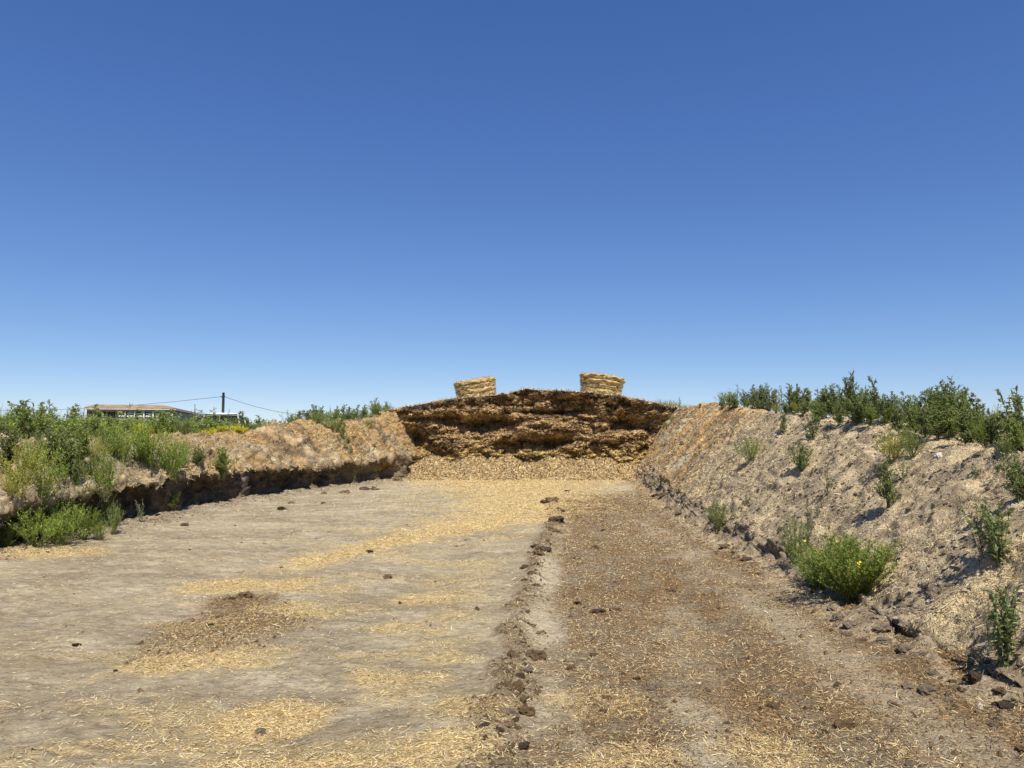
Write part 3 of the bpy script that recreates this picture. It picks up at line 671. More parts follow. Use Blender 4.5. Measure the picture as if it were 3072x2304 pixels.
# ------------------------------------------------------------------ bales
def make_bale(name, label, x, y, rad, h, tiltx, flare, group, seed):
    z = drop(x, y)
    root = empty(name, (x, y, z - .15)); root.rotation_euler = (0, tiltx, 0.3)
    tag(root, label, 'bale', group)
    rg = np.random.default_rng(seed)
    nl = 5
    for k in range(nl):
        z0, z1 = h * k / nl, h * (k + 1) / nl
        na, nh = 110, 12
        th = np.linspace(0, 2 * np.pi, na, endpoint=False); vv = np.linspace(0, 1, nh)
        TH, VV = np.meshgrid(th, vv, indexing='ij')
        zz = z0 + (z1 - z0) * VV * 1.02
        r = rad * (1 + flare * (zz / h - .5)) * (1 + .03 * rg.normal())
        r = r - .15 * (1 - np.sqrt(np.clip(1 - (2 * VV - 1) ** 2, 0, 1))) + .08 * fbm(np.cos(TH) * 2.5, np.sin(TH) * 2.5, zz * 7 + seed, 4) + .03 * fbm(np.cos(TH) * 10, np.sin(TH) * 10, zz * 14 + seed, 2)
        V = np.stack([r * np.cos(TH), r * np.sin(TH), zz + .05 * fbm(np.cos(TH) * 2.5, np.sin(TH) * 2.5, k + seed, 3)], -1).reshape(-1, 3)
        i = np.arange(na * nh).reshape(na, nh); ip = np.roll(i, -1, 0)
        F4 = np.stack([i[:, :-1], ip[:, :-1], ip[:, 1:], i[:, 1:]], -1).reshape(-1, 4)
        V = np.concatenate([V, [[0, 0, z0 + .02], [0, 0, z1 + .02]]]); cb_, ct_ = len(V) - 2, len(V) - 1
        F3 = np.concatenate([np.stack([ip[:, 0], i[:, 0], np.full(na, cb_)], -1), np.stack([i[:, -1], ip[:, -1], np.full(na, ct_)], -1)])
        tn = sstep(-.4, .5, fbm(V[:, 0] * 5, V[:, 1] * 5, V[:, 2] * 9, 3))
        c = mix(np.array([.40, .28, .12]), np.array([.62, .47, .22]), tn)
        obj('straw_layer', mesh_from('straw_layer', V, [F4, F3], c), M['bank'], root)
    # loose straw ends all round
    n = 3200
    th = rg.random(n) * 2 * np.pi; zz = rg.random(n) * h * 1.0; topm = rg.random(n) < .22
    r = rad * (1 + flare * (zz / h - .5)) * .985
    rr = np.where(topm, rad * (1 + flare * .5) * np.sqrt(rg.random(n)), r); zz = np.where(topm, h + .01, zz)
    p = np.stack([rr * np.cos(th), rr * np.sin(th), zz], -1)
    nn = np.where(topm[:, None], np.array([[0, 0, 1.0]]), np.stack([np.cos(th), np.sin(th), 0 * th], -1))
    V, F, c = straws(p, nn, .09, .013, pal(n, [YEL, PAL, TAN, BRN], [.42, .3, .2, .08]), .45)
    o = obj('loose_straw', mesh_from('loose_straw', V, F, c, False), M['straw'], root); o['kind'] = 'stuff'
    return root
make_bale('straw_bale', 'squat round straw bale on the stack top, left one, its top tilting down leftwards', -1.55, 34.6, .90, .98, -.17, .05, 'straw bales on the silage stack', 5)
make_bale('straw_bale', 'squat round straw bale on the stack top, right one, flaring wider towards its top', 3.95, 34.6, .93, 1.04, .15, .16, 'straw bales on the silage stack', 9)

# ------------------------------------------------------------------ clods
def clod_mesh(seed, tint):
    rg = np.random.default_rng(seed)
    import bmesh
    bm = bmesh.new(); bmesh.ops.create_icosphere(bm, subdivisions=3, radius=1.0)
    V = np.array([v.co[:] for v in bm.verts]); F = np.array([[v.index for v in f.verts] for f in bm.faces]); bm.free()
    n = fbm(V[:, 0] * 1.1 + seed, V[:, 1] * 1.1, V[:, 2] * 1.1, 3); n2 = fbm(V[:, 0] * 3.2 + seed, V[:, 1] * 3.2, V[:, 2] * 3.2, 3)
    q = np.round(n * 3) / 3
    V = V * (1 + .25 * n + .36 * q + .22 * n2)[:, None] * np.array([1, .75 + .2 * rg.random(), .42 + .2 * rg.random()])
    c = mix(np.array(tint) * .75, np.array(tint) * 1.35, sstep(-.4, .5, n2))
    me = mesh_from('clod', V, F, c, False); me.materials.append(M['clod'])
    return me
CL_DARK = [clod_mesh(s, [.105, .075, .048]) for s in (1, 2, 3, 4)]
CL_BRN = [clod_mesh(s, [.21, .14, .075]) for s in (5, 6, 7, 8)]
CL_GRY = [clod_mesh(s, [.28, .22, .155]) for s in (9, 10, 11, 12)]
def clod(px, py, wpx, meshes, label, group=None, flat=1.0, name='dirt_clod', k=[0]):
    p = hit(px, py)
    if p is None: return
    k[0] += 1
    o = bpy.data.objects.new(name, meshes[k[0] % len(meshes)]); COL.objects.link(o)
    s = .5 * wpx * p.y / FPX * 1.0
    o.location = p + Vector((0, 0, s * .12)); o.scale = (s, s, s * flat)
    o.rotation_euler = (random.uniform(-.3, .3), random.uniform(-.3, .3), random.uniform(-.5, .5))
    tag(o, label, 'clod', group)
    return o
def r7(X, Y, W): return (1300 + X / 1.942) / 3, (1450 + Y / 1.942) / 3, W / 1.942 / 3
def r6(X, Y, W): return (2200 + X / 2.063) / 3, (1500 + Y / 2.063) / 3, W / 2.063 / 3
def r8(X, Y, W): return (X / 1.7015) / 3, (1500 + Y / 1.7015) / 3, W / 1.7015 / 3
big = [
    (r7(690, 105, 80), CL_BRN, 'lumpy brown clod at the far end of the central ridge'),
    (r7(650, 112, 50), CL_DARK, 'dark clod beside the left of the ridge end lump'),
    (r7(735, 160, 50), CL_BRN, 'second clod from the far end of the central ridge'),
    (r7(720, 225, 85), CL_DARK, 'dark flat clod third from the far end of the ridge'),
    (r7(705, 285, 75), CL_BRN, 'brown crumbly clod fourth from the far end of the ridge'),
    (r7(600, 375, 70), CL_DARK, 'large dark angular clod standing proud midway along the ridge'),
    (r7(645, 395, 85), CL_DARK, 'broad dark clod joined to the right of the large angular one'),
    (r7(615, 415, 60), CL_BRN, 'brown clod just in front of the large angular one'),
    (r7(598, 475, 38), CL_DARK, 'blocky dark clod just nearer than the large angular one'),
    (r7(530, 493, 52), CL_DARK, 'long thin dark clod lying left of the ridge'),
    (r7(535, 570, 42), CL_DARK, 'thin dark sliver of earth left of the ridge on grey ground'),
    (r7(505, 765, 45), CL_DARK, 'small dark grey clod lying apart left of the mid ridge'),
    (r7(515, 937, 55), CL_DARK, 'dark pointed clod at the top of the near ridge heap'),
    (r7(600, 1012, 110), CL_BRN, 'widest brown clod across the near ridge'),
    (r7(460, 1010, 75), CL_BRN, 'brown clod left of the widest one on the near ridge'),
    (r7(555, 1085, 52), CL_GRY, 'grey clod in front of the widest ridge clod'),
    (r7(495, 1130, 75), CL_DARK, 'dark straw-matted clod below the grey ridge clod'),
    (r7(480, 1200, 90), CL_BRN, 'brown clod alone on the near ridge with straw around'),
    (r7(440, 1360, 115), CL_GRY, 'long grey clod with dark underside near the bottom of the ridge'),
    (r7(545, 1335, 85), CL_BRN, 'brown clod right of the long grey one'),
    (r7(295, 1420, 72), CL_DARK, 'dark slab of earth lying left of the near ridge'),
    (r7(370, 1445, 68), CL_DARK, 'dark clod between the dark slab and the near ridge'),
    (r7(430, 1535, 70), CL_BRN, 'brown clod on the left of the pair nearest the bottom edge'),
    (r7(530, 1530, 62), CL_DARK, 'black clod on the right of the pair nearest the bottom edge'),
    (r7(340, 1612, 85), CL_GRY, 'pointed grey chunk cut by the bottom edge of the picture'),
    (r7(955, 755, 85), CL_DARK, 'long dark stick-like clod alone in the middle of the brown litter'),
    (r7(840, 702, 46), CL_DARK, 'small dark clod left behind the long one in the litter'),
    (r7(1280, 1195, 80), CL_GRY, 'grey clod beside the pale bare track'),
    (r7(940, 1005, 55), CL_BRN, 'brown clod in the litter right of the ridge'),
    (r8(1245, 500, 80), CL_BRN, 'brown straw-matted lump at the back of the brown spill'),
    (r8(1188, 506, 36), CL_DARK, 'dark clod at the left end of the matted lump'),
    (r8(1320, 1190, 70), CL_GRY, 'grey stone-like clod at the edge of the front yellow straw patch'),
    (r8(1890, 266, 34), CL_DARK, 'dark clod on the long yellow straw stripe'),
    (r8(1975, 400, 50), CL_BRN, 'brown clod on grey ground below the straw stripe'),
]
for (a_, b_, c_), ms, lab in big: clod(a_, b_, c_, ms, lab)
small = [r7(575, 525, 50), r7(505, 692, 22), r7(190, 1255, 24), r7(1060, 740, 60), r7(800, 1080, 60), r7(1015, 1255, 55), r7(1380, 630, 60), r7(940, 380, 55), r7(985, 1330, 50), r7(1185, 1145, 45), r7(780, 47, 30), r7(910, 135, 20), r7(990, 275, 30),
         r7(600, 600, 50), r7(570, 660, 40), r7(580, 830, 40), r7(520, 1260, 50), r7(470, 1430, 50)]
for a_, b_, c_ in small: clod(a_, b_, c_, CL_BRN if c_ > 8 else CL_DARK, 'small clod lying in the straw litter of the pit floor', 'small clods in the floor litter', .8)
for q in [r8(1860, 240, 20), r8(1440, 348, 25), r8(390, 740, 40), r8(590, 870, 20), r8(1070, 640, 40), r8(1330, 745, 25), r8(940, 130, 40), r8(1700, 880, 30), r8(760, 770, 20)]:
    clod(*q, CL_DARK, 'small dark clod lying on the grey left half of the floor', 'small dark clods on the grey ground', .6)
rf = [(r6(610, 680, 60), CL_GRY, 'grey clod right below the flowering bush'), (r6(650, 740, 90), CL_GRY, 'cracked grey clod second below the flowering bush'), (r6(920, 800, 100), CL_GRY, 'long grey clod at the straw edge of the right bank foot'),
      (r6(930, 880, 105), CL_GRY, 'broad grey slab of mud along the right bank foot'), (r6(1040, 620, 62), CL_DARK, 'dark clod alone on the straw right of the flowering bush'), (r6(1200, 1190, 110), CL_GRY, 'largest grey clod beside the pale track at the right'),
      (r6(1500, 1115, 120), CL_DARK, 'dark mud lump below the weed at the right edge'), (r6(1680, 1280, 110), CL_DARK, 'long black clod near the right edge of the picture'), (r6(690, 1405, 110), CL_BRN, 'brown crumbly ridge of earth in the right litter'), (r6(240, 1285, 85), CL_BRN, 'flat brown clod on the yellow straw at lower right')]
for (a_, b_, c_), ms, lab in rf: clod(a_, b_, c_, ms, lab)
for q in [(730, 775, 90), (700, 835, 80), (790, 875, 60), (1060, 930, 100), (1150, 960, 80), (1250, 1080, 70), (1080, 1160, 80), (1340, 1250, 70), (1560, 1070, 80), (1620, 1395, 70), (1790, 1540, 60), (1000, 1275, 60), (550, 1385, 40), (1100, 1640, 80), (1430, 1020, 60), (1350, 1130, 60), (1650, 1180, 60), (1420, 1180, 60), (1590, 1010, 60)]:
    clod(*r6(*q), CL_GRY if q[2] > 65 else CL_BRN, 'rough clod in the muddy strip along the right bank foot', 'clods along the right bank foot', .85)
for px, py, wp in [(360, 487, 12), (345, 490, 10), (372, 484, 9), (330, 494, 8), (318, 497, 7), (390, 480, 8), (402, 478, 9), (300, 500, 8), (290, 503, 10), (650, 487, 9), (658, 492, 10), (664, 498, 9), (672, 505, 10), (682, 513, 11), (690, 518, 9), (700, 527, 11), (712, 535, 10), (725, 545, 10), (735, 553, 12), (748, 563, 12), (760, 574, 11)]:
    px += random.uniform(-9, 9) if px < 500 else random.uniform(-4, 4); py += random.uniform(-1, 7) if px < 500 else random.uniform(-3, 5); wp *= random.uniform(.5, 1.1)
    clod(px, py, wp, CL_BRN if random.random() < .6 else CL_DARK, 'crumbled clod in the row along the left bank foot' if px < 500 else 'crumbled clod in the far row along the right bank foot', 'clods along the left bank foot' if px < 500 else 'far clods along the right bank foot', .9)
for px, py, wp, lab in [(940, 457, 9, 'white chunk of rubble lying on the right bank crest below the weeds'), (658, 414, 5, 'tiny white scrap high in the right corner of the silage face'), (656, 421, 6, 'small pale scrap below the white one in the right corner of the silage face'), (879, 424, 8, 'whitish stone poking out on the right bank top left of the yellow-green bush')]:
    p = hit(px, py)
    if p is None: continue
    o = bpy.data.objects.new('pale_chunk', clod_mesh(40 + px, [.7, .66, .6])); o.data.materials.clear(); o.data.materials.append(M['pale_chunk']); COL.objects.link(o)
    s = .5 * wp * p.y / FPX; o.location = p + Vector((0, 0, s * .3)); o.scale = (s, s, s); o.rotation_euler = (.2, -.35, .4)
    tag(o, lab, 'rubble')

# ------------------------------------------------------------------ plants
class PB:
    """collects stems (thin three-sided tubes), leaves and petals with colours"""
    def __init__(s): s.sv, s.sf, s.sc, s.lv, s.lf, s.lc, s.fv, s.ff, s.fc = [], [], [], [], [], [], [], [], []
    def stem(s, pts, r0, r1, col):
        pts = np.asarray(pts); k = len(pts)
        t = np.gradient(pts, axis=0); t /= np.linalg.norm(t, axis=1, keepdims=True) + 1e-9
        a_ = np.cross(t, [.3, .9, .2]); a_ /= np.linalg.norm(a_, axis=1, keepdims=True) + 1e-9; b_ = np.cross(t, a_)
        r = np.linspace(r0, r1, k)[:, None]
        base = sum(len(x) for x in s.sv)
        ring = [pts + r * (a_ * math.cos(q) + b_ * math.sin(q)) for q in (0, 2.094, 4.189)]
        V = np.stack(ring, 1).reshape(-1, 3)
        F = []
        for i in range(k - 1):
            for q in range(3):
                F.append([base + i * 3 + q, base + i * 3 + (q + 1) % 3, base + i * 3 + 3 + (q + 1) % 3, base + i * 3 + 3 + q])
        s.sv.append(V); s.sf += F; s.sc.append(np.tile(col, (len(V), 1)))
    def leaves(s, pos, dirs, length, width, cols, petal=False, droop=0.0):
        n = len(pos)
        d = dirs / (np.linalg.norm(dirs, axis=1, keepdims=True) + 1e-9)
        up = RNG.normal(size=(n, 3)) * .45 + np.array([0, 0, 1.0])
        sd_ = np.cross(d, up); sd_ /= np.linalg.norm(sd_, axis=1, keepdims=True) + 1e-9
        nn = np.cross(sd_, d)
        L_ = length * (.6 + .8 * RNG.random((n, 1))); W_ = width * (.7 + .6 * RNG.random((n, 1)))
        mid = pos + d * L_ * .45
        tip = pos + d * L_ - nn * L_ * droop
        V = np.stack([pos, mid + sd_ * W_ * .5 + nn * W_ * .12, tip, mid - sd_ * W_ * .5 + nn * W_ * .12], 1).reshape(-1, 3)
        tv, tf, tcx_ = (s.fv, s.ff, s.fc) if petal else (s.lv, s.lf, s.lc)
        base = sum(len(x) for x in tv)
        tv.append(V); tf.append(base + np.arange(4 * n).reshape(n, 4)); tcx_.append(np.repeat(cols, 4, 0))
    def meshes(s, name):
        out = []
        out.append(mesh_from(name + '_stem', np.concatenate(s.sv), np.array(s.sf), np.concatenate(s.sc)))
        out.append(mesh_from(name + '_leaves', np.concatenate(s.lv), np.concatenate(s.lf), np.concatenate(s.lc), False))
        out.append(mesh_from(name + '_flowers', np.concatenate(s.fv), np.concatenate(s.ff), np.concatenate(s.fc), False) if s.fv else None)
        return out

def curve(p0, p1, p2, k=6):
    t = np.linspace(0, 1, k)[:, None]
    return (1 - t) ** 2 * np.asarray(p0) + 2 * t * (1 - t) * np.asarray(p1) + t * t * np.asarray(p2)

def along(pts, n, lo=.1, hi=1.0):
    t = lo + (hi - lo) * RNG.random(n)
    f = t * (len(pts) - 1); i = np.minimum(f.astype(int), len(pts) - 2); f = (f - i)[:, None]
    return pts[i] * (1 - f) + pts[i + 1] * f, pts[i + 1] - pts[i], t

def gcol(n, base, jit=.2, yel=.1):
    c = np.tile(np.array(base, float), (n, 1)) * (1 + jit * RNG.normal(size=(n, 1)))
    c[:, 0] *= 1 + yel * RNG.normal(size=n)
    return np.clip(c, .01, .7)

def plant_tall(green, nst=3, width=.3, leaf=.055, per=46, flower=None, lean=0.0):
    """upright weed: a few stems with short rising side branches, tapering to a leafy spike"""
    b = PB(); sc = np.array([.14, .17, .07])
    for k in range(nst):
        h = 1.0 if k == 0 else RNG.uniform(.62, .95)
        an = RNG.uniform(0, 6.28); off_ = (0 if k == 0 else RNG.uniform(.3, 1.0)) * width
        tip = np.array([math.cos(an) * off_ + lean * h, math.sin(an) * off_, h])
        st_ = curve([RNG.normal() * .015, RNG.normal() * .015, -.04], [tip[0] * .35, tip[1] * .35, h * .55], tip, 8)
        b.stem(st_, .013, .003, sc)
        nb_ = 15
        for q in range(nb_):
            t = .1 + .86 * (q + RNG.random()) / nb_
            f = t * 7; i = min(int(f), 6); p = st_[i] * (1 - f + i) + st_[i + 1] * (f - i)
            a2 = RNG.uniform(0, 6.28); ln = width * (1.05 - t) ** .8 * RNG.uniform(.55, 1.05) * .8 + .03
            e_ = p + np.array([math.cos(a2) * ln, math.sin(a2) * ln, ln * RNG.uniform(.6, 1.4)])
            br = curve(p, p + (e_ - p) * .5 + np.array([math.cos(a2), math.sin(a2), -.3]) * ln * .12, e_, 4)
            b.stem(br, .005, .002, sc)
            m = int(per * (.35 + .65 * (1 - t)) * .55) + 6
            ps, dr, tt = along(br, m, .08, 1.0)
            d = dr / (np.linalg.norm(dr, axis=1, keepdims=True) + 1e-9) * .8 + RNG.normal(size=(m, 3)) * .75 + np.array([0, 0, .25])
            b.leaves(ps + RNG.normal(size=(m, 3)) * .008, d, leaf * (1.1 - .45 * t), leaf * .42, gcol(m, green), droop=.15)
        m = per
        ps, dr, tt = along(st_, m, .25, 1.0)
        d = dr / (np.linalg.norm(dr, axis=1, keepdims=True) + 1e-9) * .5 + RNG.normal(size=(m, 3)) * .8 + np.array([0, 0, .3])
        b.leaves(ps, d, leaf * .85, leaf * .38, gcol(m, green))
        if flower is not None:
            m = 22; ps, dr, tt = along(st_, m, .8, 1.02)
            b.leaves(ps + RNG.normal(size=(m, 3)) * .02, RNG.normal(size=(m, 3)) + [0, 0, .5], .03, .025, gcol(m, flower, .12, .03), True)
    return b

def plant_bush(green, nst=34, spread=.75, leaf=.042, per=46, flower=None, nfl=5, nfp=16, fsz=1.0, top=(.7, 1.0), asym=0.0):
    """dense rounded weed: many wiry stems fanning out from one root, small leaves all over"""
    b = PB(); sc = np.array([.17, .2, .07])
    for k in range(nst):
        an = RNG.uniform(0, 6.28); rr = math.sqrt(RNG.random()) * spread * RNG.uniform(.75, 1.1)
        h = RNG.uniform(*top) * (1 - .45 * (rr / spread) ** 2)
        tip = np.array([math.cos(an) * rr + asym * h, math.sin(an) * rr, h])
        st_ = curve([RNG.normal() * .05, RNG.normal() * .05, -.03], [tip[0] * .55, tip[1] * .55, h * .42], tip, 6)
        b.stem(st_, .006, .002, sc)
        for q in range(4):
            ps, dr, tt = along(st_, 1, .3, .85); ln = RNG.uniform(.1, .24)
            e_ = ps[0] + np.array([RNG.normal() * .6, RNG.normal() * .6, 1.0]) * ln
            br = curve(ps[0], (ps[0] + e_) / 2 + RNG.normal(size=3) * .02, e_, 3); b.stem(br, .003, .0015, sc)
            m = int(per * .35); pq, dq, _ = along(br, m, .1, 1)
            b.leaves(pq, dq / (np.linalg.norm(dq, axis=1, keepdims=True) + 1e-9) * .6 + RNG.normal(size=(m, 3)) * .7, leaf, leaf * .34, gcol(m, green, .25, .15))
        ps, dr, tt = along(st_, per, .18, 1.0)
        d = dr / (np.linalg.norm(dr, axis=1, keepdims=True) + 1e-9) * .6 + RNG.normal(size=(per, 3)) * .7 + [0, 0, .2]
        b.leaves(ps + RNG.normal(size=(per, 3)) * .01, d, leaf, leaf * .34, gcol(per, green, .25, .15))
        if flower is not None and RNG.random() < nfl / 10:
            m = nfp; ps, dr, tt = along(st_, m, .62 if fsz > 1 else .72, 1.04)
            b.leaves(ps + RNG.normal(size=(m, 3)) * .03, RNG.normal(size=(m, 3)) + [0, 0, .4], .032 * fsz, .028 * fsz, gcol(m, flower, .12, .03), True)
    return b

def plant_broad(green, nst=14, spread=.5, leaf=.11, per=26):
    """loose weed with fewer stems and broad dark leaves"""
    b = PB(); sc = np.array([.2, .22, .12])
    for k in range(nst):
        an = RNG.uniform(0, 6.28); rr = (.15 + .85 * RNG.random()) * spread; h = RNG.uniform(.5, 1.0)
        tip = np.array([math.cos(an) * rr, math.sin(an) * rr, h])
        st_ = curve([RNG.normal() * .02, RNG.normal() * .02, -.04], [tip[0] * .5, tip[1] * .5, h * .5], tip, 7)
        b.stem(st_, .011, .003, sc)
        ps, dr, tt = along(st_, per, .15, 1.0)
        d = dr / (np.linalg.norm(dr, axis=1, keepdims=True) + 1e-9) * .35 + RNG.normal(size=(per, 3)) * .7 + [0, 0, .12]
        b.leaves(ps, d, leaf, leaf * .45, gcol(per, green, .2), droop=.2)
        m = per; ps, dr, tt = along(st_, m, .6, 1.0)
        b.leaves(ps, RNG.normal(size=(m, 3)) + [0, 0, .6], leaf * .55, leaf * .25, gcol(m, green, .2))
    return b

G_DARK = [.215, .245, .11]; G_BLUE = [.265, .285, .16]; G_MID = [.225, .27, .085]; G_BRIGHT = [.26, .33, .055]; G_YEL = [.36, .34, .07]; G_DRY = [.30, .25, .11]
F_YEL = [.72, .58, .03]
ARCH = {}
def arch(key, fn, n, *a_, **k_): ARCH[key] = [fn(*a_, **k_).meshes(key) for _ in range(n)]
arch('tall_dark', plant_tall, 4, G_DARK, 5, .3, .06, 56)
arch('tall_blue', plant_tall, 3, G_BLUE, 4, .25, .06, 52)
arch('tall_mid', plant_tall, 3, G_MID, 6, .36, .055, 50)
arch('thin', plant_tall, 2, [.16, .19, .11], 2, .25, .045, 12)
arch('lean', plant_tall, 1, G_DARK, 2, .26, .08, 44, None, -.35)
arch('bush_bright', plant_bush, 3, G_BRIGHT, 34, .75)
arch('bush_mid', plant_bush, 3, G_MID, 34, .7)
arch('bush_yellow', plant_bush, 2, G_YEL, 30, .7)
arch('bush_flower', plant_bush, 2, [.25, .31, .06], 95, .82, .04, 62, F_YEL, 1, 12, 1.0, (.85, 1.05))
arch('mustard', plant_bush, 2, G_MID, 26, .6, .045, 24, F_YEL, 10, 40, 1.5)
arch('broad_dark', plant_broad, 3, G_DARK)
arch('broad_blue', plant_broad, 2, G_BLUE, 7, .45, .11, 14)
arch('sprig', plant_broad, 2, [.09, .13, .07], 4, .3, .2, 8)
for k_, vs_ in ARCH.items():
    for m3 in vs_:
        m3[0].materials.append(M['stem']); m3[1].materials.append(M['leaf'])
        if m3[2]: m3[2].materials.append(M['flower'])

_cnt = {}
def plant(kind, p, h, label, group=None, wide=1.0, rz=None, name='weed_plant', cat='weed', tilt=(0, 0)):
    _cnt[kind] = _cnt.get(kind, 0) + 1
    m3 = ARCH[kind][_cnt[kind] % len(ARCH[kind])]
    r = empty(name, p, random.uniform(0, 6.28) if rz is None else rz)
    r.rotation_euler.x = tilt[0]; r.rotation_euler.y = tilt[1]
    r.scale = (h * wide, h * wide, h)
    tag(r, label, cat, group)
    for nm, me in zip(('stem', 'foliage', 'flowers'), m3):
        if me is not None:
            o = bpy.data.objects.new(nm, me)
            COL.objects.link(o); o.parent = r
            if nm == 'flowers': o['kind'] = 'stuff'
    return r
def plant_px(kind, px, py, hpx, label, group=None, wide=1.0, **k_):
    p = hit(px, py)
    if p is None: print('miss', px, py); return
    if px < 190: hpx *= 1.22
    return plant(kind, p, hpx * p.y / FPX, label, group, wide, **k_)

# on the right slope
plant_px('bush_flower', 853, 600, 66, 'big green bush dotted with yellow flowers at the right bank foot', None, 1.22, name='flowering_bush', cat='bush', rz=1.0)
plant_px('bush_flower', 822, 590, 38, 'yellow-flowered low bush joined to the left of the big green one', None, .9, name='flowering_bush', cat='bush')
plant_px('bush_mid', 796, 566, 55, 'light green bush climbing the slope behind the big flowering one', None, .55, cat='bush', name='bush')
plant_px('thin', 808, 548, 46, 'wispy pale weed standing above the light green bush', None, .7)
plant_px('bush_mid', 719, 530, 34, 'rounded green bush alone at the right bank foot, farther down the pit', None, .72, cat='bush', name='bush')
plant_px('bush_mid', 752, 461, 27, 'feathery light green weed high on the right slope', None, .95)
plant_px('thin', 738, 455, 20, 'pale thin weed just left of the feathery one', None, 1.0)
plant_px('tall_dark', 801, 472, 31, 'dark cone-shaped weed standing alone on the right slope', None, 1.15)
plant_px('bush_yellow', 893, 462, 44, 'large yellow-green bush on the right slope below the crest row', None, .8, cat='bush', name='bush')
plant_px('bush_mid', 912, 458, 36, 'green bush joined to the right of the yellow-green one', None, .7, cat='bush', name='bush')
plant_px('tall_dark', 889, 508, 48, 'dark upright weed on the straw below the yellow-green bush', None, 1.0)
plant_px('broad_blue', 903, 480, 28, 'small dusky weed right under the yellow-green bush', None, .8)
plant_px('tall_dark', 1018, 503, 52, 'dark weed at the right picture edge casting shadow on bare ground', None, 1.1)
plant_px('sprig', 976, 478, 14, 'tiny leafy sprig on the bare pale ground near the crest', None, 1.1)
plant_px('sprig', 998, 476, 19, 'small leafy sprig to the right of the tiny one', None, 1.0)
plant_px('broad_dark', 1000, 565, 66, 'dark broad-leaved weed spreading over the straw at the right edge', None, 1.0)
plant_px('broad_blue', 984, 560, 64, 'tall gangly weed leaning out left of the broad-leaved one', None, .45, tilt=(0, -.18))
plant_px('broad_dark', 1006, 668, 90, 'lush broad-leaved weed at the lower right picture edge', None, .8)
plant_px('thin', 990, 652, 50, 'thin feathery weed left of the lush one at lower right', None, .9)
plant_px('thin', 828, 497, 34, 'sparse stalky weed in the middle of the right slope', None, .8)
plant_px('thin', 818, 520, 22, 'short sparse weed below the stalky one on the right slope', None, .9)
plant_px('broad_blue', 746, 506, 18, 'little dusky weed on the lower slope above the rounded bush', None, .8)
plant_px('tall_blue', 783, 434, 22, 'dusky weed just below the dark hollow of the right crest', None, .9)
plant_px('thin', 733, 436, 22, 'faint thin weed on the orange straw near the right crest', None, .9)
plant_px('thin', 680, 410, 13, 'dry thin tuft alone on the skyline right of the stack', None, 1.1)
plant_px('broad_dark', 812, 440, 26, 'dense dark weed hanging over the crest at the middle of the right bank', None, .8)

ORD = ['first', 'second', 'third', 'fourth', 'fifth', 'sixth', 'seventh', 'eighth', 'ninth', 'tenth', 'eleventh', 'twelfth', 'thirteenth', 'fourteenth', 'fifteenth', 'sixteenth', 'seventeenth', 'eighteenth', 'nineteenth', 'twentieth']
ORD += ['twenty-' + q for q in ORD[:9]] + ['thirtieth']
KW = {'tall_dark': 'dark green', 'tall_blue': 'grey-green', 'tall_mid': 'mid green', 'thin': 'thin wispy', 'broad_dark': 'broad-leaved dark', 'bush_mid': 'bushy green'}
# crest row on the right: source columns of the tops and of the feet
def crest(px, top, base, kind, label, group, dx=.25, wide=1.0, **k_):
    """px, top, base in picture pixels; stands on the bank plateau just behind the crest"""
    p = hit(px, base)
    if p is None or p.y > 40:
        for q in range(1, 14):
            p = hit(px, base + q)
            if p is not None and p.y < 40: break
    if p is None: print('crest miss', px); return
    x = p.x + dx; y = p.y + dx * .9; s_ = y / p.y
    x = (px - 512) / FPX * y
    z = drop(x, y)
    h = EYE + (HOR - top) * y / FPX - z
    return plant(kind, Vector((x, y, z)), max(h, .2), label, group, wide, **k_)
GR = 'weeds in the row along the right bank crest'
row = [(700, 405, 412, 'broad_dark'), (722, 398, 412, 'tall_dark'), (730, 392, 410, 'tall_blue'), (738, 384, 409, 'thin'), (744, 390, 409, 'tall_dark'), (753, 385, 410, 'tall_blue'), (760, 386, 411, 'tall_dark'), (768, 383, 411, 'tall_dark'), (776, 390, 412, 'tall_blue'), (782, 386, 413, 'thin'),
       (790, 384, 414, 'tall_dark'), (798, 385, 414, 'tall_dark'), (807, 388, 416, 'tall_dark'), (818, 389, 418, 'tall_blue'), (826, 386, 420, 'tall_dark'), (833, 384, 421, 'tall_dark'), (840, 386, 424, 'tall_dark'), (846, 388, 424, 'tall_mid'), (862, 388, 424, 'tall_mid'), (868, 390, 424, 'tall_dark'), (876, 393, 424, 'tall_dark'),
       (892, 392, 426, 'tall_dark'), (904, 392, 430, 'tall_blue'), (913, 396, 434, 'tall_mid'), (921, 393, 436, 'tall_dark'), (930, 389, 437, 'tall_blue'), (938, 386, 438, 'tall_dark'), (946, 383, 439, 'tall_mid'), (958, 392, 440, 'tall_mid')]
for q, (px, tp, bs, kd) in enumerate(row):
    crest(px, tp, bs, kd, KW[kd] + ' weed, ' + ORD[q] + ' from the left in the tall crest row on the right bank', GR, random.uniform(.15, .9), random.uniform(.85, 1.25))
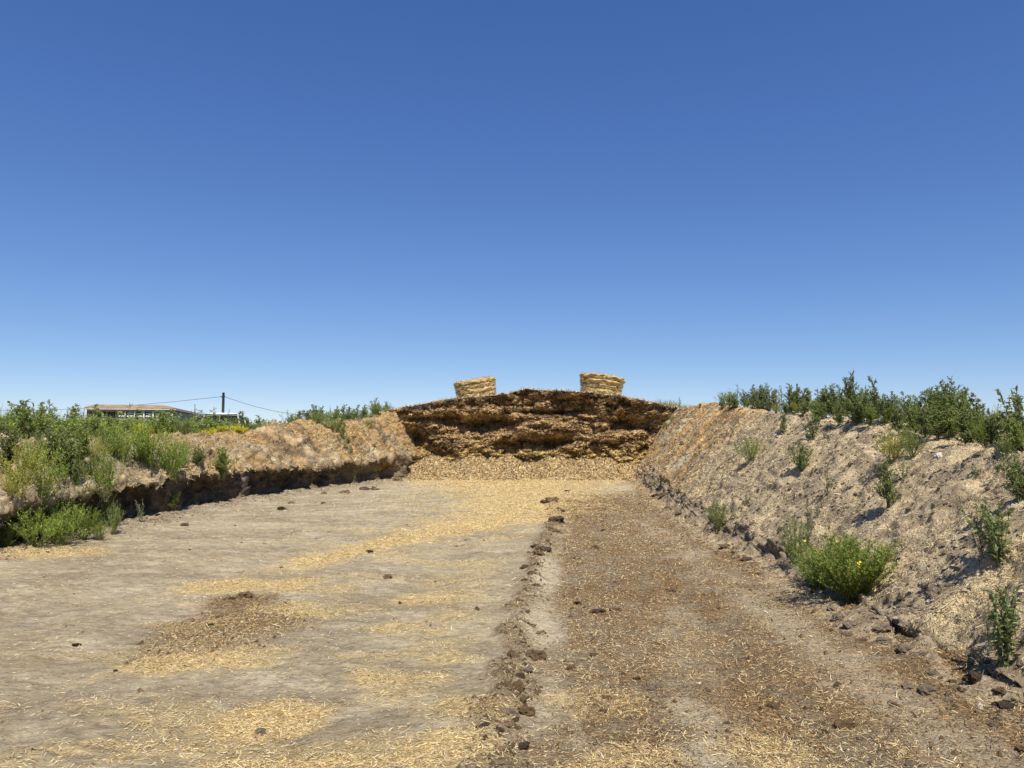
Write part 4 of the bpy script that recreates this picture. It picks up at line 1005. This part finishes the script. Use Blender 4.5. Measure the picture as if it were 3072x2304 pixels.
for q, (px, tp, bs, kd) in enumerate([(735, 398, 411, 'tall_dark'), (748, 399, 411, 'tall_mid'), (764, 398, 412, 'tall_dark'), (786, 402, 415, 'tall_mid'), (803, 402, 419, 'tall_dark'), (815, 400, 423, 'tall_mid'), (823, 403, 426, 'tall_dark'), (838, 402, 428, 'tall_dark'), (856, 400, 428, 'tall_dark'), (870, 404, 428, 'tall_mid'), (885, 404, 430, 'tall_mid'), (898, 402, 434, 'tall_dark'), (915, 404, 438, 'tall_mid'), (925, 404, 440, 'tall_dark'), (936, 402, 442, 'tall_dark'), (950, 404, 446, 'tall_mid'), (965, 408, 448, 'tall_dark'), (978, 410, 450, 'tall_mid'), (990, 412, 452, 'tall_dark')]):
    crest(px, tp, bs, kd, KW[kd] + ' low weed, ' + ORD[q] + ' from the left before the tall crest row', 'low front weeds of the right crest row', random.uniform(.0, .25), random.uniform(1.0, 1.5))
crest(854, 372, 424, 'tall_dark', 'tallest dark weed spiking above the right bank crest row', None, .3, .75)
crest(886, 378, 426, 'lean', 'dark weed leaning left out of the right bank crest row', None, .4, .9, rz=0.0)
crest(953, 377, 440, 'tall_dark', 'second tallest dark weed, in the right part of the crest row', None, .5, .9)
crest(1022, 380, 452, 'broad_dark', 'dark weed cut by the right picture edge, leaning in over the skyline', None, .0, .8, tilt=(0, -.2))
crest(1012, 418, 456, 'tall_mid', 'green weed in front of the pale marker rod', None, .1, 1.2)
crest(968, 400, 444, 'broad_dark', 'leafy dark top sticking up left of the open skyline gap', None, .4, .6)
crest(984, 402, 446, 'broad_dark', 'small leafy weed poking above the grass in the skyline gap', None, .5, .5)
crest(797, 399, 414, 'bush_yellow', 'yellow-green low bush in the gap of the crest row', None, .05, 1.0, cat='bush', name='bush')
crest(776, 402, 413, 'bush_yellow', 'small yellowish bush left of the gap in the crest row', None, .05, .9, cat='bush', name='bush')
crest(985, 416, 452, 'bush_bright', 'bright green bush with pale leaves left of the marker rod', None, .05, .75, cat='bush', name='bush')
crest(1005, 430, 458, 'bush_mid', 'green bush at the foot of the marker rod', None, .0, .8, cat='bush', name='bush')

# left slope
plant_px('bush_bright', 134, 462, 42, 'bright yellow-green bush high on the left slope', None, .9, cat='bush', name='bush')
plant_px('bush_bright', 152, 468, 42, 'bright green bush in the middle of the trio on the left slope', None, .9, cat='bush', name='bush')
plant_px('bush_bright', 170, 482, 46, 'bright green bush lowest of the trio on the left slope', None, .62, cat='bush', name='bush')
plant_px('tall_mid', 198, 466, 22, 'small green weed on the bare left slope', None, 1.2)
plant_px('tall_mid', 203, 483, 20, 'narrow green weed below the small one at the undercut lip', None, 1.1)
plant_px('tall_mid', 222, 477, 31, 'full dark green weed standing alone on the left slope, right of the others', None, 1.25)
plant_px('bush_yellow', 22, 487, 44, 'yellowish bush at the left picture edge, upper slope', None, .75, cat='bush', name='bush')
plant_px('bush_bright', 42, 503, 58, 'tall light green bush down the left slope near the picture edge', None, .55, cat='bush', name='bush')
plant_px('tall_mid', 62, 478, 42, 'dark green weed between two straw tongues on the left slope', None, 1.2)
plant_px('bush_mid', 72, 486, 30, 'green bush below the straw tongues on the left slope', None, .8, cat='bush', name='bush')
plant_px('bush_yellow', 92, 462, 26, 'yellow-tinged bush on the left slope below the weedy top', None, .9, cat='bush', name='bush')
plant_px('bush_bright', 103, 500, 50, 'bright green bush in the middle of the left slope', None, .68, cat='bush', name='bush')
plant_px('bush_mid', 88, 500, 34, 'green bush joined to the left of the mid-slope bush', None, .8, cat='bush', name='bush')
plant_px('bush_bright', 8, 522, 46, 'bright green bush at the left picture edge, lower slope', None, .7, cat='bush', name='bush')
plant_px('bush_bright', 36, 546, 36, 'sprawling green bush nearest the left edge of the pit floor', None, 1.0, cat='bush', name='bush')
plant_px('bush_bright', 62, 545, 42, 'fullest sprawling green bush at the left foot before the undercut', None, .9, cat='bush', name='bush')
plant_px('bush_bright', 84, 539, 32, 'green bush at the right end of the sprawling foot row', None, .8, cat='bush', name='bush')
plant_px('bush_mid', 18, 540, 30, 'dark green bush behind the sprawling foot row', None, .9, cat='bush', name='bush')
plant_px('bush_mid', 113, 534, 29, 'small upright green bush alone in front of the dark undercut', None, .5, cat='bush', name='bush')
plant_px('broad_blue', 141, 523, 20, 'silvery broad-leaved weed in front of the dark undercut', None, .7)
plant_px('tall_mid', 172, 509, 15, 'little weed at the mouth of the dark hollow', None, 1.3)
plant_px('thin', 196, 506, 11, 'low faint weed right of the one at the hollow mouth', None, 1.5)
plant_px('thin', 355, 483, 8, 'faint weed tuft at the far left bank foot', None, 1.5)

for px, py, hh, kd, wd_, lab in [
    (5, 470, 36, 'tall_dark', 1.3, 'dark weed at the left picture edge just below the weedy top'), (14, 500, 30, 'bush_yellow', .8, 'yellowish low bush at the left picture edge, mid slope'),
    (30, 470, 30, 'bush_mid', .8, 'green bush on the upper left slope near the picture edge'), (48, 466, 34, 'tall_dark', 1.2, 'dark weed on the upper left slope above the straw tongue'),
    (78, 466, 34, 'tall_mid', 1.2, 'green weed on the upper left slope between straw tongues'), (108, 456, 28, 'bush_mid', .9, 'green bush left of the bright trio on the left slope'),
    (120, 460, 34, 'bush_bright', .8, 'bright bush touching the left end of the trio'), (180, 468, 26, 'bush_mid', .7, 'grey-green bush right above the lowest of the trio'),
    (96, 522, 34, 'bush_mid', .8, 'shaded green bush under the mid-slope bush'), (75, 512, 34, 'bush_bright', .8, 'light green bush between slope and foot row'),
    (52, 525, 36, 'bush_mid', .9, 'green bush rising behind the fullest foot bush'), (26, 522, 34, 'bush_mid', .9, 'green bush behind the left end of the foot row'),
    (4, 548, 26, 'bush_mid', .9, 'dark bush cut by the left picture edge at the floor'), (100, 540, 20, 'bush_bright', .8, 'low bright tuft between foot row and upright bush')]:
    plant_px(kd, px, py, hh, lab, None, wd_, **(dict(cat='bush', name='bush') if 'bush' in kd else {}))
# behind the left crest: weeds in rows, then a mass farther off
def behind(px, y, top, kind, label, group, wide=1.0, **k_):
    x = (px - 512) / FPX * y; z = min(drop(x, y), 3.0)
    h = EYE + (HOR - top) * y / FPX - z
    return plant(kind, Vector((x, y, z)), max(h, .25), label, group, wide, **k_)
def clear_y(px):
    y = 13.0
    while (px - 512) / FPX * y > float(np.interp(y, YL, XL)) - 2.3 and y < 40: y += .25
    return y
GL = 'weeds crowding behind the left bank crest'
for px in range(-6, 330, 6):
    y = clear_y(px) + random.uniform(0, 3.5)
    top = np.interp(px, [0, 60, 100, 200, 240, 300, 330], [420, 420, 420, 422, 424, 423, 422]) + random.uniform(-3, 4)
    behind(px + random.uniform(-3, 3), y, top, random.choice(['tall_dark', 'tall_mid', 'bush_mid', 'tall_mid', 'bush_mid']), 'green weed in the crowded band behind the left bank crest', GL, random.uniform(.9, 1.4))
for px in range(-4, 130, 9):
    kd = random.choice(['tall_dark', 'tall_mid', 'bush_mid', 'tall_dark'])
    behind(px + random.uniform(-3, 3), clear_y(px) - random.uniform(.3, .9), 432 + random.uniform(-4, 5), kd, KW[kd] + ' weed, ' + ORD[(px + 4) // 9] + ' from the left in the left bank front band', 'front weeds on the left bank top', random.uniform(.9, 1.3))
for px, y, tp, kd, lab in [(19, 18, 407, 'tall_blue', 'forked dusky weed on the skyline nearest the left picture edge'), (33, 18, 403, 'tall_blue', 'slim spire-shaped weed on the left skyline'), (42, 18, 406, 'tall_blue', 'short spire-shaped weed between two taller ones on the left skyline'), (49, 18, 400, 'tall_blue', 'tallest spire-shaped weed on the left skyline'), (8, 20, 411, 'thin', 'faint pair of seed heads at the far left skyline'),
                           (67, 22, 408, 'thin', 'wispy grey weed left of the shed'), (78, 22, 406, 'thin', 'tall wispy weed touching the left end of the shed'), (84, 22, 409, 'thin', 'wispy weed at the corner of the shed'), (130, 26, 403, 'thin', 'thin stalk rising in front of the shed roof'), (195, 30, 405, 'thin', 'thin stalk between shed and pole'), (214, 30, 407, 'thin', 'thin weed just left of the pole'), (229, 30, 410, 'thin', 'thin weed just right of the pole')]:
    behind(px, y, tp, kd, lab, None, .8)
for fq, (px, tp) in enumerate([(138, 423), (142, 422), (147, 424), (205, 428), (212, 426), (219, 424), (226, 425), (233, 424), (240, 422), (246, 425)]):
    behind(px, clear_y(px) - .45, tp + 1, 'mustard', 'yellow flowering plant, ' + ORD[fq] + ' from the left in the clump before the shed' if px < 160 else 'yellow flowering plant, ' + ORD[fq - 3] + ' from the left in the long clump near the pole', 'yellow flowers before the shed' if px < 160 else 'yellow flowers right of the pole', .9, name='yellow_flower', cat='flower')
GH = 'shrubs on the skyline left of the silage stack'
for q, (px, tp, y, kd) in enumerate([(292, 411, 44, 'bush_mid'), (300, 413, 44, 'tall_dark'), (308, 412, 44, 'tall_mid'), (314, 408, 44, 'tall_dark'), (322, 409, 44, 'tall_dark'), (330, 408, 45, 'bush_mid'), (337, 409, 45, 'tall_dark'), (344, 407, 44, 'tall_dark'), (351, 409, 44, 'bush_mid'), (357, 408, 44, 'tall_dark'), (364, 407, 43, 'tall_dark')]):
    behind(px, y, tp - 2, kd, KW[kd] + ' shrub, ' + ORD[q] + ' from the left in the skyline row beside the stack', GH, random.uniform(.9, 1.3), name='shrub', cat='shrub')
behind(376, 40, 398, 'tall_mid', 'bright green shrub, tallest on the skyline beside the stack', None, .9, name='shrub', cat='shrub')
behind(386, 40, 401, 'tall_mid', 'bright green shrub touching the stack shoulder', None, .9, name='shrub', cat='shrub')

# uncountable weeds and grass farther off
def mass(name, n, region, hlo, hhi, kinds, label, cat, blades=0, bcol=None, bh=.6, spots=None):
    parts = []
    x0, x1, y0, y1 = region
    for k in range(len(spots) if spots else n):
        y = y0 + (y1 - y0) * random.random() ** 1.5; x = random.uniform(x0, x1)
        if spots: x, y = spots[k]
        z = drop(x, y, 6.0) if y < 45 else (FIELD_R if x > 0 else FIELD_L) - .06
        kd = random.choice(kinds); b = random.choice(POOL[kd])
        h = random.uniform(hlo, hhi); an = random.uniform(0, 6.28); c_, s_ = math.cos(an) * h * 1.2, math.sin(an) * h * 1.2
        V, F, c = b
        parts.append((np.stack([V[:, 0] * c_ - V[:, 1] * s_ + x, V[:, 0] * s_ + V[:, 1] * c_ + y, V[:, 2] * h + z], -1), F, c * random.uniform(.8, 1.2)))
    if blades:
        y = y0 + (y1 - y0) * RNG.random(blades) ** 1.5; x = x0 + (x1 - x0) * RNG.random(blades)
        z = np.full(blades, (FIELD_R if x0 > 0 else FIELD_L) - .05) if blades > 2000 else np.array([drop(a_, b_) for a_, b_ in zip(x, y)])
        h = bh * (.5 + .8 * RNG.random(blades)); wd = .003 + .00022 * y
        an = RNG.random(blades) * 6.28; ld = RNG.normal(size=(blades, 2)) * .18 * h[:, None]
        dx, dy = np.cos(an) * wd, np.sin(an) * wd
        V = np.stack([np.stack([x - dx, y - dy, z], -1), np.stack([x + dx, y + dy, z], -1), np.stack([x + dx * .3 + ld[:, 0], y + dy * .3 + ld[:, 1], z + h], -1), np.stack([x - dx * .3 + ld[:, 0], y - dy * .3 + ld[:, 1], z + h], -1)], 1).reshape(-1, 3)
        parts.append((V, np.arange(4 * blades).reshape(-1, 4), np.repeat(pal(blades, bcol, [1] * len(bcol), .2), 4, 0)))
    return stuff(name, parts, M['leaf'], label, cat)
POOL = {}
for kd, fn in (('a', lambda: plant_tall(G_MID, 2, .35, .11, 10)), ('b', lambda: plant_bush(G_MID, 12, .6, .085, 20)), ('c', lambda: plant_tall(G_DARK, 2, .3, .11, 10)), ('d', lambda: plant_bush(G_BRIGHT, 10, .7, .08, 18))):
    POOL[kd] = []
    for _ in range(3):
        b = fn(); POOL[kd].append((np.concatenate(b.lv), np.concatenate(b.lf), np.concatenate(b.lc)))
def wedge(n):
    out = []
    for k in range(n):
        px = random.uniform(-120, 330); y = clear_y(px) + .4 + 30 * random.random() ** 2.2
        out.append(((px - 512) / FPX * y, y))
    return out
mass('weed_cover', 0, (-42, -10, 18, 58), .45, .85, ['a', 'b', 'c', 'b', 'd'], 'mass of green weeds covering the field on the left', 'weeds', 16000, [[.13, .18, .06], [.19, .21, .09], [.27, .25, .12]], .8, wedge(500))
mass('weed_cover', 130, (-9.5, -5.5, 27, 46), .3, .6, ['a', 'b'], 'green weeds growing behind the far left bank', 'weeds')
def wedge_right(n):
    out = []
    while len(out) < n:
        px = random.uniform(722, 1060); y = random.uniform(6, 26); x = (px - 512) / FPX * y
        run_ = float(np.interp(y, [0, 8, 14, 26], [1.45, 1.55, 1.75, 1.95]))
        if run_ + .3 < x - float(np.interp(y, YR, XR)) < run_ + 3.0: out.append((x, y))
    return out
mass('weed_cover', 0, (6, 12, 6, 26), .3, .55, ['a', 'c', 'c', 'b'], 'undergrowth of green weeds between the tall ones on the right bank top', 'weeds', 0, None, .5, wedge_right(60))
mass('field_grass', 60, (6.0, 40, 14, 60), .35, .6, ['a', 'c'], 'tall green and straw-coloured grass field behind the right bank', 'grass', 20000, [[.12, .16, .05], [.2, .2, .08], [.3, .25, .12]], .56)
mass('dry_grass', 2, (6.6, 9.5, 34, 38), .2, .3, ['a'], 'dry pale grass on the skyline right of the stack', 'grass', 1800, [[.4, .33, .16], [.3, .28, .12]], .32)

# ------------------------------------------------------------------ boxes and tubes for built things
def box_me(name, x0, x1, y0, y1, z0, z1, bev=0.0):
    import bmesh
    bm = bmesh.new(); bmesh.ops.create_cube(bm, size=1.0)
    for v_ in bm.verts: v_.co = ((x0 + x1) / 2 + v_.co.x * (x1 - x0), (y0 + y1) / 2 + v_.co.y * (y1 - y0), (z0 + z1) / 2 + v_.co.z * (z1 - z0))
    if bev: bmesh.ops.bevel(bm, geom=bm.edges[:], offset=bev, segments=2, affect='EDGES')
    me = bpy.data.meshes.new(name); bm.to_mesh(me); bm.free(); return me
def poly_me(name, V, F, smooth=False):
    me = bpy.data.meshes.new(name); me.from_pydata([tuple(v_) for v_ in V], [], F); me.update()
    if smooth: me.polygons.foreach_set('use_smooth', [True] * len(me.polygons))
    return me
def tube_me(name, pts, r, k=6, r1=None):
    pts = np.asarray(pts, float); n = len(pts); t = np.gradient(pts, axis=0); t /= np.linalg.norm(t, axis=1, keepdims=True)
    ref = np.array([.12, .31, .94]) if abs(t[0, 2]) < .8 else np.array([.94, .31, .12])
    a_ = np.cross(t, ref); a_ /= np.linalg.norm(a_, axis=1, keepdims=True); b_ = np.cross(t, a_)
    rr = np.linspace(r, r if r1 is None else r1, n)[:, None]
    V = np.concatenate([pts + rr * (a_ * math.cos(q) + b_ * math.sin(q)) for q in np.arange(k) * 2 * math.pi / k])
    F = [[q * n + i, q * n + i + 1, ((q + 1) % k) * n + i + 1, ((q + 1) % k) * n + i] for q in range(k) for i in range(n - 1)]
    F += [[q * n for q in range(k)][::-1], [q * n + n - 1 for q in range(k)]]
    return poly_me(name, V, F, True)

# shed: near corner at picture column 165, 60 m off; local x runs left along the windowed end, local y away along the side
sx, sy_ = (173 - 512) / FPX * 60, 60.0
ang = math.atan2(-.243, -.97)                       # direction of the windowed end, from the near corner to the left
shed = empty('old_shed', (sx, sy_, FIELD_L - .06)); shed.rotation_euler = (0, 0, ang + math.pi)
tag(shed, 'long low weathered shed with rusty roof and a row of windows behind the left weeds', 'shed')
Wd, Ln, He = 6.1, 18.0, 2.5                          # local: x from -Wd to 0, y from 0 to Ln, eave height
bx = lambda nm, m_, *a_, par=shed, bev=0.0: obj(nm, box_me(nm, *a_, bev), M[m_], par)
bx('wall', 'grey_wall', -Wd, 0, 0, .12, 0, 1.82)
bx('wall', 'grey_wall', -Wd, 0, 0, .12, 2.34, He)
bx('side_wall', 'grey_wall', -.12, 0, .123, Ln, 0, He - .01)
bx('side_wall', 'grey_wall', -Wd, -Wd + .12, .123, Ln, 0, He - .01)
bx('back_wall', 'grey_wall', -Wd + .123, -.123, Ln - .12, Ln, 0, He - .02)
nwin = 9
for k in range(nwin + 1):
    xx = -Wd + .0 + (Wd - .16) * k / nwin
    bx('window_post', 'white_trim' if k not in (0, 1, 2, 3) else 'pole', xx, xx + .16 if k in (0, nwin) else xx + .09, .0 - .004, .116, 1.823, 2.337)
for k in range(nwin):
    x0_ = -Wd + .16 + (Wd - .16) * k / nwin; x1_ = x0_ + (Wd - .16) / nwin - .09
    wn = bx('window', 'dark_pane', x0_ + .003, x1_ - .003, .06, .075, 1.825, 2.335)
    if k >= 3:
        bx('sash', 'white_trim', x0_ + .01, x1_ - .01, .03, .057, 1.93, 2.06, par=wn)
        bx('sash', 'white_trim', x0_ + .01, x1_ - .01, .03, .057, 2.16, 2.24, par=wn)
ov = .18; rh = .42
Vr = [(-Wd - ov, -ov, He + .005), (ov, -ov, He + .005), (ov, Ln + ov, He + .005), (-Wd - ov, Ln + ov, He + .005),
      (-Wd - ov, -ov, He + .12), (ov, -ov, He + .12), (ov, Ln + ov, He + .12), (-Wd - ov, Ln + ov, He + .12),
      (-Wd + .15, 1.2, He + rh), (-.9, 1.2, He + rh), (-.9, Ln - 1, He + rh), (-Wd + .15, Ln - 1, He + rh)]
Fr = [[3, 2, 1, 0], [0, 1, 5, 4], [1, 2, 6, 5], [2, 3, 7, 6], [3, 0, 4, 7], [4, 5, 9, 8], [5, 6, 10, 9], [6, 7, 11, 10], [7, 4, 8, 11], [8, 9, 10, 11]]
roof = obj('roof', poly_me('roof', Vr, Fr), M['rust_roof'], shed)
bx('fascia', 'white_trim', ov + .003, ov + .03, -ov, Ln + ov, He - .02, He + .07, par=roof)
bx('fascia', 'white_trim', -Wd - ov, ov, -ov - .03, -ov - .003, He - .0, He + .045, par=roof)

# pole and wires
px_, py_ = (223 - 512) / FPX * 60, 60.0
pole = empty('utility_pole', (px_, py_, FIELD_L - .1))
tag(pole, 'short dark wooden utility pole standing above the weeds right of the shed', 'pole')
ptop = EYE + (HOR - 392.6) * 60 / FPX - (FIELD_L - .1)
obj('shaft', tube_me('shaft', [(0, 0, -.3), (0, 0, ptop * .5), (0, 0, ptop)], .125, 10, .095), M['pole'], pole)
zc = EYE + (HOR - 396.8) * 60 / FPX
obj('bracket', box_me('bracket', -.17, .17, -.14, -.105, zc - FIELD_L + .1 - .05, zc - FIELD_L + .1 + .03), M['wire'], pole)
def world_px(px, py, y): return np.array([(px - 512) / FPX * y, y, EYE + (HOR - py) * y / FPX])
def wire(name, a_, b_, sag, lab):
    t = np.linspace(0, 1, 24)[:, None]; pts = a_ + (b_ - a_) * t; pts[:, 2] -= sag * 4 * (t * (1 - t))[:, 0]
    o = obj(name, tube_me(name, pts, .015, 5), M['wire']); tag(o, lab, 'wire')
A_ = world_px(223, 396.8, 60) + np.array([-.16, -.122, 0]); B_ = world_px(223, 396.8, 60) + np.array([.16, -.122, 0])
wire('overhead_wire', A_, world_px(-60, 409, 84), .55, 'overhead wire running from the pole leftwards behind the shed')
wire('overhead_wire', B_, world_px(330, 414.5, 80), .55, 'overhead wire sagging from the pole rightwards into the skyline shrubs')

# vehicles parked behind the weeds
def car(name, label, loc, rz, paint, Lc=4.4, H=1.5, Wc=1.76, roof0=.30, roof1=.72):
    c = empty(name, loc, rz); tag(c, label, 'car', 'cars parked behind the left weeds')
    hw = Wc / 2
    # lower body: lofted sections along the length
    sec = [(-Lc / 2, .45, .72, .86), (-Lc / 2 + .12, .30, .86, .95), (-Lc * .3, .24, .93, 1.0), (0, .22, .93, 1.0), (Lc * .22, .24, .92, 1.0), (Lc * .40, .28, .80, .97), (Lc / 2 - .08, .32, .68, .9), (Lc / 2, .42, .58, .8)]
    V, F = [], []
    for x, z0, z1, ws in sec:
        y = hw * ws; V += [(x, -y * .93, z0), (x, -y, z0 + .12), (x, -y, z1 - .1), (x, -y * .9, z1), (x, y * .9, z1), (x, y, z1 - .1), (x, y, z0 + .12), (x, y * .93, z0)]
    for i in range(len(sec) - 1):
        for q in range(8): F.append([i * 8 + q, i * 8 + (q + 1) % 8, i * 8 + 8 + (q + 1) % 8, i * 8 + 8 + q])
    F += [list(range(8))[::-1], [(len(sec) - 1) * 8 + q for q in range(8)]]
    body = obj('body', poly_me('body', V, F, True), M[paint], c)
    # cabin frame: pillars and roof as one shell, glass set inside it
    xa, xb = -Lc / 2 + .35, Lc * .24; xr0, xr1 = -Lc / 2 + Lc * roof0 * .55, Lc / 2 - Lc * (1 - roof1) * 1.15
    zr, zb = H, .92; yt, yb_ = hw * .74, hw * .9
    cab = obj('cabin_glass', poly_me('cabin_glass', [(xa, -yb_ * .97, zb), (xb, -yb_ * .97, zb), (xb, yb_ * .97, zb), (xa, yb_ * .97, zb), (xr0, -yt * .97, zr - .05), (xr1, -yt * .97, zr - .05), (xr1, yt * .97, zr - .05), (xr0, yt * .97, zr - .05)],
                                           [[3, 2, 1, 0], [0, 1, 5, 4], [1, 2, 6, 5], [2, 3, 7, 6], [3, 0, 4, 7], [4, 5, 6, 7]]), M['dark_pane'], c)
    xm = (xr0 + xr1) / 2
    rv = []
    for x, z in ((xr0 - .06, zr - .06), (xr0 + .15, zr - .01), (xm, zr + .03), (xr1 - .15, zr), (xr1 + .06, zr - .06)):
        rv += [(x, -yt - .03, z - .17), (x, -yt * .85, z), (x, yt * .85, z), (x, yt + .03, z - .17), (x, 0, z - .1)]
    Fq = []
    for i in range(4):
        for q in range(5): Fq.append([i * 5 + q, i * 5 + (q + 1) % 5, i * 5 + 5 + (q + 1) % 5, i * 5 + 5 + q])
    Fq += [list(range(5))[::-1], [20 + q for q in range(5)]]
    obj('roof', poly_me('roof', rv, Fq, True), M[paint], c)
    for s in (-1, 1):
        obj('pillar', tube_me('pillar', [(xb + .02, s * yb_, zb - .03), (xb * .55 + xr1 * .45, s * (yb_ * .55 + yt * .45), zb + (zr - zb) * .48), (xr1, s * (yt + .01), zr - .05)], .05, 6), M[paint], c)
        obj('pillar', tube_me('pillar', [(xa, s * yb_, zb - .03), (xr0, s * (yt + .01), zr - .05)], .06, 6), M[paint], c)
        obj('pillar', tube_me('pillar', [(xm - .1, s * yb_, zb - .03), (xm - .1, s * (yt + .01), zr - .05)], .04, 6), M[paint], c)
        obj('headlight', box_me('headlight', Lc / 2 - .16, Lc / 2 - .01, s * hw * .6 - .15, s * hw * .6 + .15, .56, .70, .03), M['lamp'], c)
        obj('tail_light', box_me('tail_light', -Lc / 2 - .01, -Lc / 2 + .12, s * hw * .68 - .1, s * hw * .68 + .1, .62, .80, .03), M['red_lamp'], c)
        obj('wing_mirror', box_me('wing_mirror', xb - .25, xb - .1, s * (hw + .08) - .09, s * (hw + .08) + .09, .93, 1.06, .03), M[paint], c)
        for x in (-Lc * .3, Lc * .3):
            th = np.linspace(0, 2 * np.pi, 22)
            ty_ = obj('wheel', tube_me('wheel', [(x, s * (hw - .2), .33), (x, s * (hw + .01), .33)], .33, 24), M['tyre'], c)
            obj('rim', tube_me('rim', [(x, s * (hw - .1), .33), (x, s * (hw + .02), .33)], .20, 16), M['rim'], ty_)
    return c
cx_, cy_ = (229 - 512) / FPX * 58, 58.0
car('parked_car', 'white car whose roof and windscreen pillar show above the weeds by the pole', (cx_, cy_, FIELD_L + .24), .05, 'white_car', 4.5, 1.86)
car('parked_car', 'dark grey car behind the white one, its roof just showing', ((236 - 512) / FPX * 66, 66.0, FIELD_L + .08), .1, 'dark_car', 4.6, 2.0)

# marker rod on the right
y = 11.5; bx_, bz_ = (1008.5 - 512) / FPX * y, 0
mz = drop(bx_, y); tp_ = world_px(1010.5, 395, y)
rod = obj('marker_rod', tube_me('marker_rod', [(bx_, y, mz - .1), (bx_ + (tp_[0] - bx_) * .5, y, (mz + tp_[2]) / 2), (tp_[0], y, tp_[2] - .02), (tp_[0], y, tp_[2])], .0125, 8, .011), M['marker'])
tag(rod, 'thin pale yellow marker rod standing in the weeds at the right edge', 'rod')
